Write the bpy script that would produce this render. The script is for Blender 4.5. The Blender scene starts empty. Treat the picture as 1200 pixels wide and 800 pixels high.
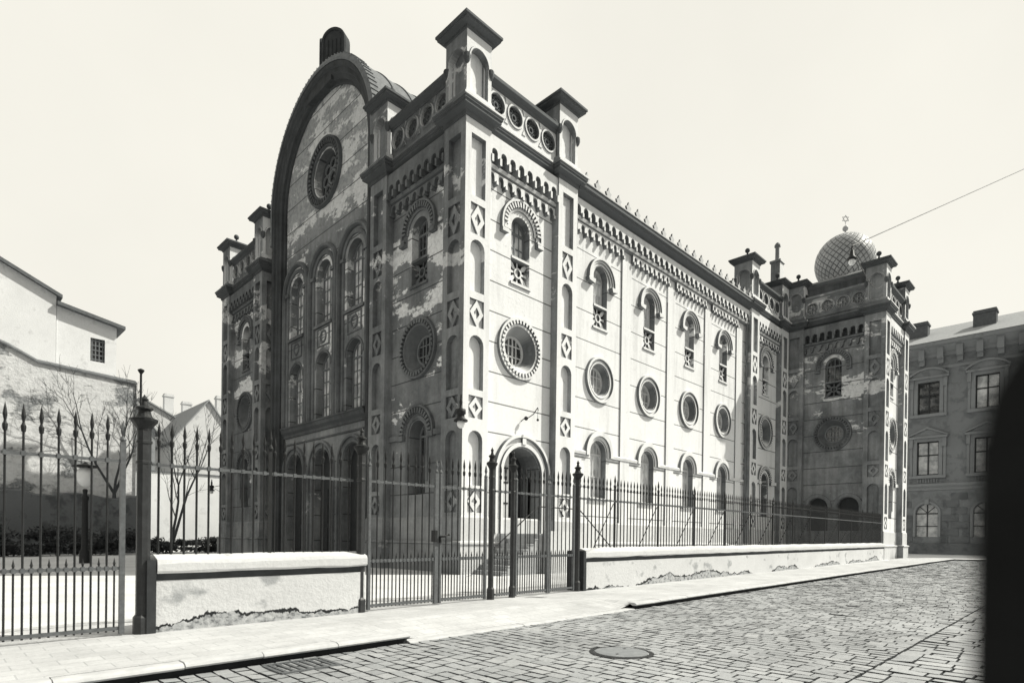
import bpy, math, random
import numpy as np
from mathutils import Vector, Matrix
from mathutils.geometry import tessellate_polygon
random.seed(7)
PI = math.pi
D = bpy.data
scene = bpy.context.scene
col = scene.collection

# ------------------------------------------------------------------ helpers
class Fr:
    """wall frame: s runs along the wall, o outwards, z up"""
    def __init__(f, O, S, N):
        f.O, f.S, f.N = Vector(O), Vector(S), Vector(N)
    def __call__(f, s, o, z):
        return f.O + f.S*s + f.N*o + Vector((0, 0, z))

def FA(x=0, y=0): return Fr((x, y, 0), (1, 0, 0), (0, -1, 0))     # looks towards the street (-Y)
def FB(x=0, y=0): return Fr((x, y, 0), (0, 1, 0), (-1, 0, 0))     # looks towards the forecourt (-X)
def FC(x=0, y=0): return Fr((x, y, 0), (1, 0, 0), (0, 1, 0))      # +Y
def FD(x=0, y=0): return Fr((x, y, 0), (0, 1, 0), (1, 0, 0))      # +X
W0 = Fr((0, 0, 0), (1, 0, 0), (0, 1, 0))

class MB:
    def __init__(b, F=None):
        b.v, b.f, b.mi, b.sm, b.F, b.m, b.smooth = [], [], [], [], F or W0, 0, False
    def pt(b, p):
        b.v.append(tuple(p)); return len(b.v)-1
    def face(b, idx):
        b.f.append(tuple(idx)); b.mi.append(b.m); b.sm.append(b.smooth)
    def poly(b, pts):
        b.face([b.pt(p) for p in pts])
    def L(b, s, o, z): return b.pt(b.F(s, o, z))
    def box(b, s0, s1, o0, o1, z0, z1):
        i = [b.L(s, o, z) for z in (z0, z1) for o in (o0, o1) for s in (s0, s1)]
        for q in ((0, 1, 3, 2), (4, 6, 7, 5), (0, 4, 5, 1), (2, 3, 7, 6), (0, 2, 6, 4), (1, 5, 7, 3)):
            b.face([i[k] for k in q])
    def prism(b, outer, holes=(), o0=0, o1=.1, skip=(), sides=True, back=False, hole_depth=None):
        polys = [[Vector((p[0], p[1], 0)) for p in q] for q in [outer]+list(holes)]
        tri = tessellate_polygon(polys)
        flat = [p for q in polys for p in q]
        fi = [b.L(p.x, o1, p.y) for p in flat]
        for t in tri: b.face([fi[k] for k in t])
        if back:
            bi = [b.L(p.x, o0, p.y) for p in flat]
            for t in tri: b.face([bi[k] for k in t])
        if sides:
            n = len(outer)
            for k in range(n):
                if k in skip: continue
                a, c = outer[k], outer[(k+1) % n]
                b.face([b.L(a[0], o0, a[1]), b.L(c[0], o0, c[1]), b.L(c[0], o1, c[1]), b.L(a[0], o1, a[1])])
        for h in holes:
            n = len(h); hd = o0 if hole_depth is None else o1-hole_depth
            for k in range(n):
                a, c = h[k], h[(k+1) % n]
                b.face([b.L(a[0], hd, a[1]), b.L(c[0], hd, c[1]), b.L(c[0], o1, c[1]), b.L(a[0], o1, a[1])])
    def arch(b, c, zs, prof, leg=0., n=20, full=False, caps=True):
        """sweep profile [(radius, outward)] round an arch, with straight legs"""
        path = []
        if full: path = [(2*PI*k/n, 0) for k in range(n)]
        else:
            if leg: path.append((0, -leg))
            path += [(PI*k/n, 0) for k in range(n+1)]
            if leg: path.append((PI, -leg))
        rows = [[b.L(c+r*math.cos(a), o, zs+dz+r*math.sin(a)) for r, o in prof] for a, dz in path]
        m = len(path)
        for k in range(m if full else m-1):
            p, q = rows[k], rows[(k+1) % m]
            for j in range(len(prof)-1): b.face([p[j], p[j+1], q[j+1], q[j]])
        if caps and not full:
            b.face(rows[0]); b.face(rows[-1])
    def disc(b, c, z, r, o, n=24):
        b.face([b.L(c+r*math.cos(2*PI*k/n), o, z+r*math.sin(2*PI*k/n)) for k in range(n)])
    def teeth(b, c, z, r0, r1, o0, o1, n, a0=0, a1=2*PI, wid=.55):
        st = (a1-a0)/n
        for k in range(n):
            a = a0+st*(k+.5); h = st*wid/2
            q = [(r, a+s*h, o) for o in (o0, o1) for r, s in ((r0, -1), (r1, -1), (r1, 1), (r0, 1))]
            i = [b.L(c+r*math.cos(t), o, z+r*math.sin(t)) for r, t, o in q]
            for f in ((4, 5, 6, 7), (0, 1, 5, 4), (1, 2, 6, 5), (2, 3, 7, 6), (3, 0, 4, 7)): b.face([i[x] for x in f])
    def molding(b, prof, s0, s1):
        """profile [(o, z)] run along s"""
        p = [b.L(s0, o, z) for o, z in prof]; q = [b.L(s1, o, z) for o, z in prof]
        for j in range(len(prof)-1): b.face([p[j], q[j], q[j+1], p[j+1]])
        b.face(p); b.face(q)
    def plan(b, path, prof, closed=True):
        """sweep (offset, z) profile along a plan polyline with mitres; outside is to the right of travel"""
        n = len(path); rows = []
        P = [Vector(p) for p in path]
        for k in range(n):
            d1 = (P[k]-P[k-1]).normalized() if closed or k else None
            d2 = (P[(k+1) % n]-P[k]).normalized() if closed or k < n-1 else None
            d1 = d1 or d2; d2 = d2 or d1
            n1, n2 = Vector((d1.y, -d1.x)), Vector((d2.y, -d2.x))
            m = (n1+n2); m = m/max(m.dot(n1), 1e-6)
            rows.append([b.pt((P[k].x+m.x*o, P[k].y+m.y*o, z)) for o, z in prof])
        for k in range(n if closed else n-1):
            p, q = rows[k], rows[(k+1) % n]
            for j in range(len(prof)-1): b.face([p[j], q[j], q[j+1], p[j+1]])
        if not closed: b.face(rows[0]); b.face(rows[-1])
    def lathe(b, x, y, prof, n=12, a0=0., cap=True):
        rows = [[b.pt((x+r*math.cos(a0+2*PI*k/n), y+r*math.sin(a0+2*PI*k/n), z)) for k in range(n)] for r, z in prof]
        for p, q in zip(rows, rows[1:]):
            for k in range(n): b.face([p[k], p[(k+1) % n], q[(k+1) % n], q[k]])
        if cap: b.face(rows[0]); b.face(rows[-1])
    def tube(b, p, q, r0, r1=None, n=6):
        p, q = Vector(p), Vector(q); r1 = r0 if r1 is None else r1
        d = (q-p).normalized(); u = d.orthogonal().normalized(); w = d.cross(u)
        A = [b.pt(p+(u*math.cos(2*PI*k/n)+w*math.sin(2*PI*k/n))*r0) for k in range(n)]
        B = [b.pt(q+(u*math.cos(2*PI*k/n)+w*math.sin(2*PI*k/n))*r1) for k in range(n)]
        for k in range(n): b.face([A[k], A[(k+1) % n], B[(k+1) % n], B[k]])
        b.face(A); b.face(B)
    def sphere(b, c, r, n=12, m=8, sz=1.):
        b.lathe(c[0], c[1], [(max(r*math.sin(PI*k/m), 1e-4), c[2]-r*sz*math.cos(PI*k/m)) for k in range(m+1)], n)
    def build(b, name, mats, parent=None, loc=None):
        me = D.meshes.new(name); me.from_pydata(b.v, [], b.f)
        mats = mats if isinstance(mats, (list, tuple)) else [mats]
        for m in mats: me.materials.append(m)
        me.polygons.foreach_set('material_index', b.mi)
        me.polygons.foreach_set('use_smooth', b.sm)
        me.update()
        return link(name, me, parent, loc)

def link(name, data, parent=None, loc=None):
    o = D.objects.new(name, data); col.objects.link(o)
    if parent: o.parent = parent
    if loc: o.location = loc
    return o
def tag(o, label=None, cat=None, group=None, kind=None):
    if label: o['label'] = label
    if cat: o['category'] = cat
    if group: o['group'] = group
    if kind: o['kind'] = kind
    return o
def thing(name, label, cat, loc=(0, 0, 0), group=None):
    return tag(link(name, None, None, loc), label, cat, group)
def struct(o): o['kind'] = 'structure'; return o
def arch_poly(c, zb, zs, r, n=14):
    return [(c-r, zb), (c+r, zb)]+[(c+r*math.cos(PI*k/n), zs+r*math.sin(PI*k/n)) for k in range(n+1)]
def circ_poly(c, z, r, n=28):
    return [(c+r*math.cos(2*PI*k/n), z+r*math.sin(2*PI*k/n)) for k in range(n)]
def rect(s0, s1, z0, z1): return [(s0, z0), (s1, z0), (s1, z1), (s0, z1)]
def gz(x): return .0075*(x+4)                     # gentle rise of the ground along the street

# ------------------------------------------------------------------ materials (monochrome print, warm tint)
def g(v):
    k = min(max(v/.55, 0), 1)                     # the print's darks are cooler than its paper white
    return (v*(.93+.06*k), v, v*(1.06-.05*k), 1)
class NT:
    def __init__(s, name):
        s.mat = D.materials.new(name); s.mat.use_nodes = True
        s.t = s.mat.node_tree; s.n = s.t.nodes; s.b = s.n['Principled BSDF']
        s.b.inputs['Specular IOR Level'].default_value = .2
    def node(s, typ, **kw):
        n = s.n.new(typ)
        for k, v in kw.items(): setattr(n, k, v)
        return n
    def ln(s, a, b): s.t.links.new(a, b)
    def pos(s):
        return s.node('ShaderNodeNewGeometry').outputs['Position']
    def scaled(s, sc):
        m = s.node('ShaderNodeVectorMath', operation='MULTIPLY'); s.ln(s.pos(), m.inputs[0]); m.inputs[1].default_value = sc
        return m.outputs[0]
    def noise(s, sc, scale=1., detail=5, rough=.55):
        n = s.node('ShaderNodeTexNoise'); s.ln(s.scaled(sc), n.inputs['Vector'])
        n.inputs['Scale'].default_value = scale; n.inputs['Detail'].default_value = detail; n.inputs['Roughness'].default_value = rough
        return n.outputs['Fac']
    def ramp(s, fac, stops):
        r = s.node('ShaderNodeValToRGB'); s.ln(fac, r.inputs['Fac']); e = r.color_ramp.elements
        while len(e) < len(stops): e.new(.5)
        for q, (p, c) in zip(e, stops):
            q.position = p; q.color = c if isinstance(c, tuple) else (c, c, c, 1)
        return r.outputs['Color']
    def math(s, op, a, b=None, clamp=False):
        m = s.node('ShaderNodeMath', operation=op, use_clamp=clamp)
        for i, x in enumerate((a, b)):
            if x is None: continue
            if isinstance(x, (int, float)): m.inputs[i].default_value = x
            else: s.ln(x, m.inputs[i])
        return m.outputs[0]
    def mix(s, fac, a, b, blend='MIX'):
        m = s.node('ShaderNodeMix', data_type='RGBA', blend_type=blend)
        for sock, x in ((m.inputs['Factor'], fac), (m.inputs['A'], a), (m.inputs['B'], b)):
            if isinstance(x, (int, float)): sock.default_value = x
            elif isinstance(x, tuple): sock.default_value = x
            else: s.ln(x, sock)
        return m.outputs['Result']
    def xyz(s, v):
        x = s.node('ShaderNodeSeparateXYZ'); s.ln(v, x.inputs[0]); return x.outputs
    def bump(s, h, strength=.3, dist=.02):
        b = s.node('ShaderNodeBump'); b.inputs['Strength'].default_value = strength; b.inputs['Distance'].default_value = dist
        s.ln(h, b.inputs['Height']); s.ln(b.outputs[0], s.b.inputs['Normal'])
    def done(s, c, rough=.9):
        if isinstance(c, tuple): s.b.inputs['Base Color'].default_value = c
        else: s.ln(c, s.b.inputs['Base Color'])
        if isinstance(rough, (int, float)): s.b.inputs['Roughness'].default_value = rough
        else: s.ln(rough, s.b.inputs['Roughness'])
        return s.mat

def stucco(name, clean=.90, dark=.15, patch=.80, joints=None, thr=.56, dirt=.0, trim=False, upper=0.):
    """lime stucco; the side turned from the sun is darkened with painted shade over soot and has lost its skin in patches"""
    t = NT(name)
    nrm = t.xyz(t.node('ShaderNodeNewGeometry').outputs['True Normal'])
    shade_side = t.math('MULTIPLY_ADD', t.math('MULTIPLY', nrm[0], -1.), 2.2); t.n[-1] if False else None
    m = shade_side.node; m.inputs[2].default_value = -.5; m.use_clamp = True
    # the whole front, reveals included, and the wing's court side take the painted shade and soot
    px = t.xyz(t.pos())
    def lt(a, b): return t.math('LESS_THAN', a, b)
    def gt(a, b): return t.math('GREATER_THAN', a, b)
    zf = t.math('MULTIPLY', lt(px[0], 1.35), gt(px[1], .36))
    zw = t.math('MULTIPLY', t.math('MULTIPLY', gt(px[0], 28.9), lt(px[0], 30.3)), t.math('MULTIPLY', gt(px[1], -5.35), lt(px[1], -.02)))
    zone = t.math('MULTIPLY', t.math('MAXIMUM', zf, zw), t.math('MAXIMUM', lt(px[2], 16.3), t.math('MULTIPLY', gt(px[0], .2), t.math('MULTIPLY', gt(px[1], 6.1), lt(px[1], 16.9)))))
    shade_side = t.math('MAXIMUM', shade_side, zone)
    # clean side
    a = t.noise((1.3, 1.3, .16), 1.1, 9, .66)
    c1 = t.ramp(a, [(.26, g(clean*.78)), (.48, g(clean)), (.8, g(min(clean*1.04, .93)))])
    spot = t.noise((1, 1, 1), 2.1, 10, .72); c1 = t.mix(t.ramp(spot, [(.66, 0.), (.69, .55)]), c1, g(clean*.62))
    fine = t.noise((1, 1, 1), 9, 6, .7)
    drip = t.noise((2.6, 2.6, .10), 1.6, 7, .65); hz0 = t.math('MULTIPLY', t.xyz(t.pos())[2], 1/25.)
    band = t.ramp(hz0, [(.10, .45), (.18, .08), (.30, .06), (.40, .22), (.424, .35), (.43, .08), (.50, .18), (.575, .6), (.60, .15)])
    c1 = t.mix(t.math('MULTIPLY', band, t.ramp(drip, [(.48, 0.), (.68, 1.)])), c1, g(clean*.6))
    c1 = t.mix(.5, c1, t.ramp(fine, [(.25, .80), (.6, 1.)]), 'MULTIPLY')
    # soot and painted shade side: mottled grey, soft pale wash, and ragged places where the skin has come off
    hz = t.xyz(t.pos())[2]
    hf = t.math('MULTIPLY', hz, 1/25.)
    d = t.noise((1, .55, 1.25), .62, 9, .66)
    mid = t.noise((1, 1, 1), 1.5, 10, .72)
    rag = t.noise((1, 1, 1), 5.5, 8, .7)
    wash = t.noise((1, .8, .7), .5, 7, .6)
    e = t.noise((1.2, 1.2, .09), 2.6, 6, .6)
    c2 = t.ramp(mid, [(.25, g(dark*.6)), (.5, g(dark)), (.78, g(dark*1.55))])
    c2 = t.mix(t.ramp(wash, [(.42, 0.), (.72, .75)]), c2, g(min(dark*2.1, patch)))
    c2 = t.mix(.6, c2, t.ramp(e, [(.3, .5), (.66, 1.15)]), 'MULTIPLY')
    if upper: c2 = t.mix(t.ramp(hf, [(.62, 0.), (.70, upper)]), c2, t.ramp(rag, [(.28, g(.20)), (.5, g(.40)), (.75, g(.60))]))
    d = t.math('ADD', t.math('MULTIPLY', d, .87), t.math('MULTIPLY', rag, .13))
    if not trim:
        d = t.math('ADD', d, t.ramp(hf, [(.20, -.05 if not trim else 0.), (.42, .035), (.60, .02)]) if False else t.math('MULTIPLY', t.math('SUBTRACT', t.ramp(hf, [(.28, 0.), (.44, 1.)]), .6), .10))
    pm = t.ramp(d, [(thr, 0.), (thr+.022, 1.)])
    pm = t.math('MULTIPLY', pm, t.ramp(t.noise((.9, .9, 1.4), 1.3, 6, .6), [(.30, .55), (.48, 1.)]))
    ptint = t.ramp(rag, [(.25, g(patch*.55)), (.5, g(patch)), (.8, g(patch*1.1))])
    c2 = t.mix(pm, c2, ptint)
    c2 = t.mix(.6, c2, t.ramp(fine, [(.25, .72), (.65, 1.05)]), 'MULTIPLY')
    c = t.mix(shade_side, c1, c2)
    # undersides darkened as painted shade; grime on the lowest metre
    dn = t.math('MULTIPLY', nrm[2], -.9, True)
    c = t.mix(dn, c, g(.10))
    if dirt:
        zz = t.xyz(t.pos())[2]
        low = t.math('MULTIPLY', t.ramp(t.math('MULTIPLY_ADD', zz, .22), [(.2, 1.), (.75, 0.)]), t.ramp(t.noise((1, 1, .6), 1.3, 8, .65), [(.42, 0.), (.62, 1.)]))
        c = t.mix(t.math('MULTIPLY', low, dirt), c, g(.22))
    h = t.math('ADD', t.math('MULTIPLY', fine, .35), t.math('MULTIPLY', pm, -.25))
    if joints:
        z0, p, w = joints
        z = t.xyz(t.pos())[2]
        fr = t.math('FRACT', t.math('MULTIPLY', t.math('SUBTRACT', z, z0), 1./p))
        j = t.math('LESS_THAN', fr, w/p)
        c = t.mix(j, c, t.mix(.85, c, g(.06)))
        h = t.math('SUBTRACT', h, t.math('MULTIPLY', j, .8))
    t.bump(h, .5, .03)
    return t.done(c, .92)

def plain(name, v, rough=.8, var=.25, scale=4., metal=0., bump=.15, spec=.2):
    t = NT(name); a = t.noise((1, 1, 1), scale, 7, .62)
    c = t.ramp(a, [(.25, g(v*(1-var))), (.55, g(v)), (.8, g(v*(1+var)))])
    if bump: t.bump(t.noise((1, 1, 1), scale*4, 5, .6), bump, .02)
    t.b.inputs['Metallic'].default_value = metal; t.b.inputs['Specular IOR Level'].default_value = spec
    return t.done(c, rough)

M = {}
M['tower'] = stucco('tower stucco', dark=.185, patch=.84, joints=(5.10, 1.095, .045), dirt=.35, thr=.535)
M['wing'] = stucco('wing stucco', dark=.215, patch=.72, joints=(5.10, 1.095, .05), dirt=.35, thr=.555)  # paler dark side puts distance haze into the colour
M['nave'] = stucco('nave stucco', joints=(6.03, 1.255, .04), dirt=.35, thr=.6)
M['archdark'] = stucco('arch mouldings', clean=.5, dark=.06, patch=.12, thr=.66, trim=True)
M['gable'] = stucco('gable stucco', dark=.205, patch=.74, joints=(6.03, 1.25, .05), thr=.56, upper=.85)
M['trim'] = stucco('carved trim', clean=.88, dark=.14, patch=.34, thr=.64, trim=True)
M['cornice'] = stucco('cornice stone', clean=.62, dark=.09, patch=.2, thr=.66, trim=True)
M['cap'] = stucco('cap sheet and soffit shade', clean=.16, dark=.075, patch=.16, thr=.62, trim=True)
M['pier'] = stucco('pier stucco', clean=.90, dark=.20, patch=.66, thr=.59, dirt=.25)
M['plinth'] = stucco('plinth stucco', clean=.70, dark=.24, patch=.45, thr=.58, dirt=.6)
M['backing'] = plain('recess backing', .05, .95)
M['zinc'] = plain('roof zinc', .16, .6, .35, 3.)
M['tile'] = plain('roof tile', .22, .8, .35, 6.)
M['wood'] = plain('door wood', .045, .6, .3, 6.)
M['whitewood'] = plain('painted door boards', .6, .6, .1, 3.)
M['iron'] = plain('fence iron', .022, .55, .4, 14., 0, .2, .3)
M['ironlight'] = plain('rusty rail iron', .12, .55, .4, 18., 0, .2, .5)
M['stone'] = plain('step stone', .42, .85, .2, 5.)
M['frame'] = plain('window frame paint', .20, .6, .15, 6.)
M['framew'] = plain('white frame paint', .62, .6, .1, 6.)
M['globe'] = plain('opal globe', .82, .15, .02, 2., 0, 0, .5)
M['sand'] = None
def glassmat(name, v, rough=.05):
    t = NT(name); t.b.inputs['Specular IOR Level'].default_value = .9
    n = t.noise((1, 1, 1), 1.7, 3, .5); t.bump(n, .12, .03)
    return t.done(t.ramp(n, [(.35, g(v*.6)), (.65, g(v*1.5))]), rough)
M['glass'] = glassmat('window glass', .035)
M['blind'] = glassmat('blinds behind glass', .34, .1)
M['bright'] = glassmat('bright gable glass', .62, .08)

def lime(name, v, stain, thr=.57, scale=1.2):
    t = NT(name)
    a = t.noise((1, 1, 1), .6, 7, .6); b = t.noise((1, 1, 1), scale, 9, .62); f = t.noise((1, 1, 1), 13, 5, .7)
    c = t.ramp(a, [(.3, g(v*.9)), (.7, g(v*1.04))])
    c = t.mix(t.ramp(b, [(thr, 0.), (thr+.1, 1.)]), c, g(stain))
    c = t.mix(.45, c, t.ramp(f, [(.25, .75), (.6, 1.)]), 'MULTIPLY')
    t.bump(t.math('ADD', f, t.math('MULTIPLY', b, 1.5)), .45, .02)
    return t.done(c, .93)
M['wallplaster'] = lime('boundary plaster', .72, .38)
def oldwall():
    t = NT('old patched wall')
    a = t.noise((.8, 1, 1.3), .45, 9, .68); b = t.noise((1, 1, 1.6), 2.4, 9, .7); f = t.noise((1, 1, 1), 7, 6, .7)
    z = t.xyz(t.pos())[2]
    c = t.ramp(b, [(.28, g(.42)), (.46, g(.72)), (.7, g(.86))])
    up = t.math('MULTIPLY', t.ramp(t.math('MULTIPLY', z, 1/20.), [(.36, 0.), (.6, .13)]), 1.)
    m = t.ramp(t.math('ADD', a, up), [(.55, 0.), (.60, 1.)])
    c = t.mix(m, c, t.ramp(f, [(.3, g(.10)), (.5, g(.30)), (.72, g(.5))]))
    c = t.mix(.5, c, t.ramp(f, [(.25, .68), (.6, 1.)]), 'MULTIPLY')
    t.bump(t.math('ADD', t.math('MULTIPLY', f, 1.2), t.math('MULTIPLY', m, -1.)), .7, .06)
    return t.done(c, .95)
M['oldwall'] = oldwall()
M['rubble'] = lime('dark rubble', .19, .11, .5, 1.4)
M['houseplaster'] = lime('house plaster', .88, .66, .58)

def slabs(name, v, bw, bh, mortar=.5, msize=.012, rot=0., jitter=.12):
    t = NT(name)
    mp = t.node('ShaderNodeMapping'); mp.inputs['Rotation'].default_value = (0, 0, rot); t.ln(t.pos(), mp.inputs[0])
    br = t.node('ShaderNodeTexBrick'); t.ln(mp.outputs[0], br.inputs['Vector'])
    br.inputs['Scale'].default_value = 1.; br.inputs['Brick Width'].default_value = bw; br.inputs['Row Height'].default_value = bh
    br.inputs['Mortar Size'].default_value = msize; br.inputs['Mortar Smooth'].default_value = .3
    br.inputs['Color1'].default_value = g(v*(1-jitter)); br.inputs['Color2'].default_value = g(v*(1+jitter)); br.inputs['Mortar'].default_value = g(v*mortar)
    a = t.noise((1, 1, 1), .8, 8, .65); f = t.noise((1, 1, 1), 22, 5, .7)
    c = t.mix(.7, br.outputs['Color'], t.ramp(a, [(.3, .72), (.62, 1.05)]), 'MULTIPLY')
    c = t.mix(.6, c, t.ramp(f, [(.22, .7), (.6, 1.02)]), 'MULTIPLY')
    sp = t.noise((1, .4, 1), 3.1, 9, .75); c = t.mix(t.ramp(sp, [(.68, 0.), (.71, .8)]), c, g(v*.35))
    t.bump(t.math('ADD', t.math('MULTIPLY', br.outputs['Fac'], -1.), t.math('MULTIPLY', f, .5)), .35, .01)
    return t.done(c, .9)
M['pavement'] = slabs('pavement flags', .57, .38, .25, .80, .008, 0, .06)
M['kerb'] = plain('kerb granite', .55, .85, .2, 6.)
M['kerbdark'] = plain('dark kerb riser', .035, .9, .3, 6.)

def sand():
    t = NT('courtyard gravel')
    a = t.noise((1, 1, 1), .5, 8, .62); f = t.noise((1, 1, 1), 30, 4, .7)
    c = t.ramp(a, [(.3, g(.58)), (.65, g(.74))]); c = t.mix(.6, c, t.ramp(f, [(.25, .7), (.65, 1.08)]), 'MULTIPLY')
    t.bump(f, .4, .015); return t.done(c, .95)
M['sand'] = sand()
def setts():
    t = NT('granite setts')
    at = t.node('ShaderNodeAttribute'); at.attribute_name = 'shade'
    f = t.noise((1, 1, 1), 26, 5, .7); a = t.noise((1, 1, 1), .45, 6, .6)
    c = t.ramp(at.outputs['Fac'], [(0., g(.25)), (.5, g(.37)), (1., g(.49))])
    c = t.mix(.65, c, t.ramp(f, [(.25, .62), (.62, 1.08)]), 'MULTIPLY')
    c = t.mix(.7, c, t.ramp(a, [(.3, .7), (.65, 1.15)]), 'MULTIPLY')
    t.bump(f, .45, .012); t.b.inputs['Specular IOR Level'].default_value = .35
    return t.done(c, .62)
M['setts'] = setts()
M['joint'] = plain('sett joint dirt', .06, .95, .4, 5.)
M['leaf'] = plain('shrub leaf', .05, .7, .5, 3., 0, 0)
M['bark'] = plain('bark', .085, .9, .3, 9.)
M['farwall'] = lime('dark grey town house plaster', .21, .15, .5)  # dark grey with random blotches
M['farbase'] = lime('town house base', .15, .10, .5)
M['fartrim'] = lime('town house stone trim', .24, .18, .55)
M['stone_and_shade'] = plain('sooty tablet stone and recess shade', .07, .9, .35, 3.)
M['gilt'] = plain('worn gilding', .55, .5, .2, 8.)
M['farrust'] = plain('chimney brick', .13, .9, .3, 5.)
M['leaf2'] = plain('pale shrub leaf', .16, .7, .5, 3., 0, 0)
M['lid'] = plain('manhole iron', .25, .55, .25, 8.)
M['post'] = plain('added post black', .010, .6, .5, 30., 0, .3, .2)

# ------------------------------------------------------------------ synagogue
W, WP, REC = 6.02, 1.18, .35
syn = thing('synagogue', 'large soot stained and shade darkened synagogue with round gable, corner towers and small dome, behind the iron fence', 'synagogue')

def tower_outline():
    e, r, w, p = 0, REC, W, WP
    A = [(0, 0), (p, 0), (p, r), (w-p, r), (w-p, 0)]
    out = []
    for k in range(4):
        c, s = [(1, 0), (0, 1), (-1, 0), (0, -1)][k]
        ox, oy = [(0, 0), (w, 0), (w, w), (0, w)][k]
        out += [(ox+c*x-s*y, oy+s*x+c*y) for x, y in A]
    return out
OUT = tower_outline()

PANELS = [(3.10, 5.0), (6.42, 8.29), (9.78, 11.58), (13.05, 15.15)]
DIAM = [(2.16, 2.92), (5.42, 6.19), (8.58, 9.52), (11.75, 12.8)]
def pier_face(b, s0, skip):
    s1 = s0+WP; c = (s0+s1)/2; hw = .33
    holes = [arch_poly(c, z0, z1-hw, hw, 8) if z1 < 15 else rect(c-hw, c+hw, z0, z1) for z0, z1 in PANELS]+[rect(c-hw, c+hw, z0, z1) for z0, z1 in DIAM]
    b.prism(rect(s0, s1, 2.03, 15.66), holes, -REC-.05, 0, skip=(0, 2)+skip, hole_depth=.20)
    for z0, z1 in PANELS+DIAM:                        # recess backs
        dp = -.20 if (z0, z1) in PANELS else -.105
        b.face([b.L(c-hw, dp, z0), b.L(c+hw, dp, z0), b.L(c+hw, dp, z1), b.L(c-hw, dp, z1)])
    for z0, z1 in DIAM:                               # faceted lozenges
        zc = (z0+z1)/2; hh = (z1-z0)/2-.02; k = hw-.02
        R1 = [(c, zc-hh), (c+k, zc), (c, zc+hh), (c-k, zc)]
        R2 = [(c+(x-c)*.44, zc+(z-zc)*.44) for x, z in R1]
        b.prism(R1, [R2], -.12, -.005)
        b.face([b.L(x, -.10, z) for x, z in [(c+(x-c)*.45, zc+(z-zc)*.45) for x, z in R1]])
        k2 = .07
        b.prism([(c-k2*.5, zc-hh*.34), (c+k2*.5, zc-hh*.34), (c+k2*.5, zc+hh*.34), (c-k2*.5, zc+hh*.34)], (), -.10, -.06)

def scallops(b, s0, s1, n, zt, zsp, o0, o1, fill=.62):
    """corbel table: a band whose lower edge is a row of little arches on legs"""
    st = (s1-s0)/n; r = st*fill/2; pts = [(s0, zt), (s0, zsp-.0)]
    low = []
    for k in range(n):
        c = s0+st*(k+.5)
        low += [(c-r, zsp-.16)]+[(c-r*math.cos(PI*j/6), zsp+r*math.sin(PI*j/6)) for j in range(7)]+[(c+r, zsp-.16)]
    b.prism([(s0, zt), (s0, zsp-.16)]+low+[(s1, zsp-.16), (s1, zt)], (), o0, o1)

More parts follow.
